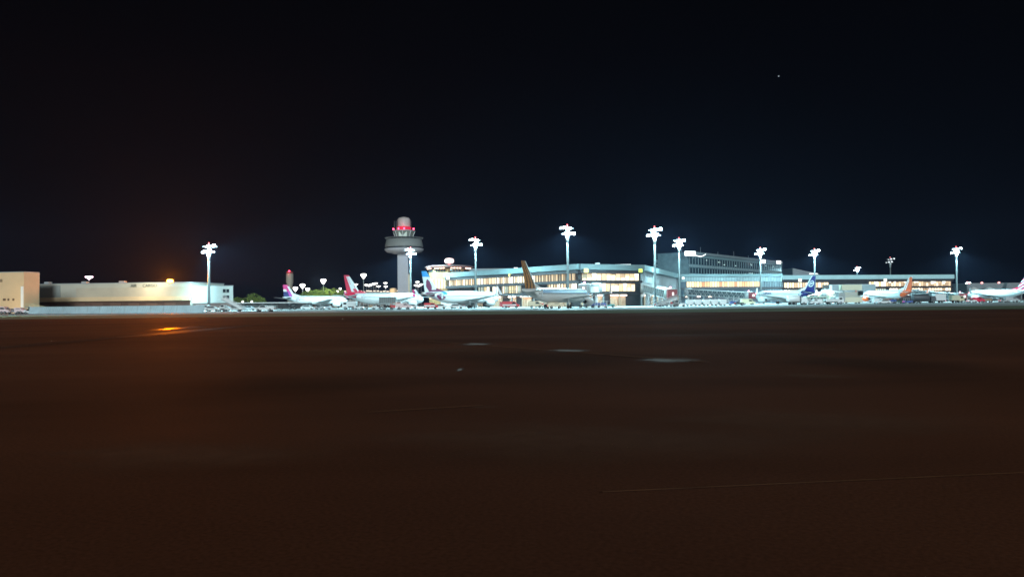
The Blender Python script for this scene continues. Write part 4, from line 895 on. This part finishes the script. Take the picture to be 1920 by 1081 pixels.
bus(1530,300,'pale green apron bus behind vans under blue tail',mk('pale_green_paint',(.45,.6,.52)),0,9)
box_truck(1563,262,'low white truck right of pale green bus',L=6,H=1.9); box_truck(1574,300,'tall grey box truck before cream wall',mat('loader_grey',(.32,.34,.34),.6),GREYP,math.pi/2,5,4.2)
q=G(1559,395); t=thing('lit_store','cream lit store front between blue tail and loader','service building',q)
MB().box((0,0,2.6),(11,5,5.2)).build('wall',mat('cream_store',(.75,.68,.45),.6),t); MB().box((0,0,5.3),(11.3,5.3,.25)).build('roof',GREYP,t); MB().box((0,-2.56,1.5),(3,.1,2.8)).build('door',GREYP,t)
light('POINT',G(1559,382)+Vector((0,0,5)),900,(1,.8,.5),.4)
loader(1596,310,'tall cream cargo loader left of orange tailed plane'); 
van(1648,275,'white van by engine of orange tailed plane',L=4.2,H=1.8); car(1664,280,'dark car below orange tailed plane wing',DARK); cart(1673,276,'brown loaded cart below orange tailed plane',mk('brown_cover',(.25,.15,.1))); car(1684,280,'dark green car below rear of orange tailed plane',mk('dark_green',(.03,.1,.08)))
car(1656,262,'small white car in front of dark car',rz=math.pi); tug(1702,270,'blue tug below orange tail',BLUEP)
tank_truck(1731,285,'dark grey fuel truck right of orange tail',mat('dark_tank',(.07,.08,.09),.5),0,8.5)
box_truck(1756,290,'white truck right of dark fuel truck',L=6,H=3.4,rz=math.pi,on=True)
box_truck(1794,290,'cream box truck under bridge beside end mast',mk('cream_paint'),mk('cream_paint'),0,4.6,2.8); cart(1805,296,'baggage cart right of cream box truck',mk('cream_paint'))
van(1833,285,'dark red van before nose of the right edge plane',mk('strong_red',(.7,.02,.07)),L=4.4,H=2.0); tug(1822,280,'white tug left of dark red van',WHITE)
cart(1852,290,'grey cart under wing of right edge plane'); van(1896,285,'pale van under belly of right edge plane',L=5,H=1.9,m=LGREY); tug(1882,283,'grey tug left of pale van at right edge',GREYP)
# left edge vehicles by the fence
van(10,212,'pinkish box van at the left edge behind fence line',mk('pinkish_paint'),L=3.0,H=2.0); car(24,214,'grey car between pinkish vans at left edge',GREYP); van(40,212,'small pinkish van right of grey car at left edge',mk('pinkish_paint'),L=2.8,H=1.7)
tug(58,205,'white tug at left end of the blast fence',WHITE); stair_truck(79,208,'yellowish small steps standing by left end of fence',math.pi,1.5,mk('pale_yellow',(.7,.65,.4)))
# a lone light in the sky
q=P(1460,143,3000); t=tag(MB().lathe([(.05,-2.4),(1.9,-1.2),(2.4,0),(1.9,1.2),(.05,2.4)],10,(0,0,0)).build('star',mat('star_glow',(1,1,1),.3,em=(.75,.8,.9),es=.45),None,True),'tiny single bright star high in the black sky','star'); t.location=q
# ------------------------------------------------------------------ haze
hz_=MB(); hz_.box((0,380,38),(1500,840,78)); h=hz_.build('haze',[]); h['kind']='stuff'
hm=bpy.data.materials.new('night_haze'); hm.use_nodes=True; nt=hm.node_tree; nt.nodes.clear(); o=nt.nodes.new("ShaderNodeOutputMaterial"); v=nt.nodes.new("ShaderNodeVolumePrincipled")
v.inputs["Color"].default_value=(.40,.56,1.0,1); v.inputs["Density"].default_value=.000085; v.inputs["Anisotropy"].default_value=.3; nt.links.new(v.outputs[0],o.inputs["Volume"])
h.data.materials.append(hm)
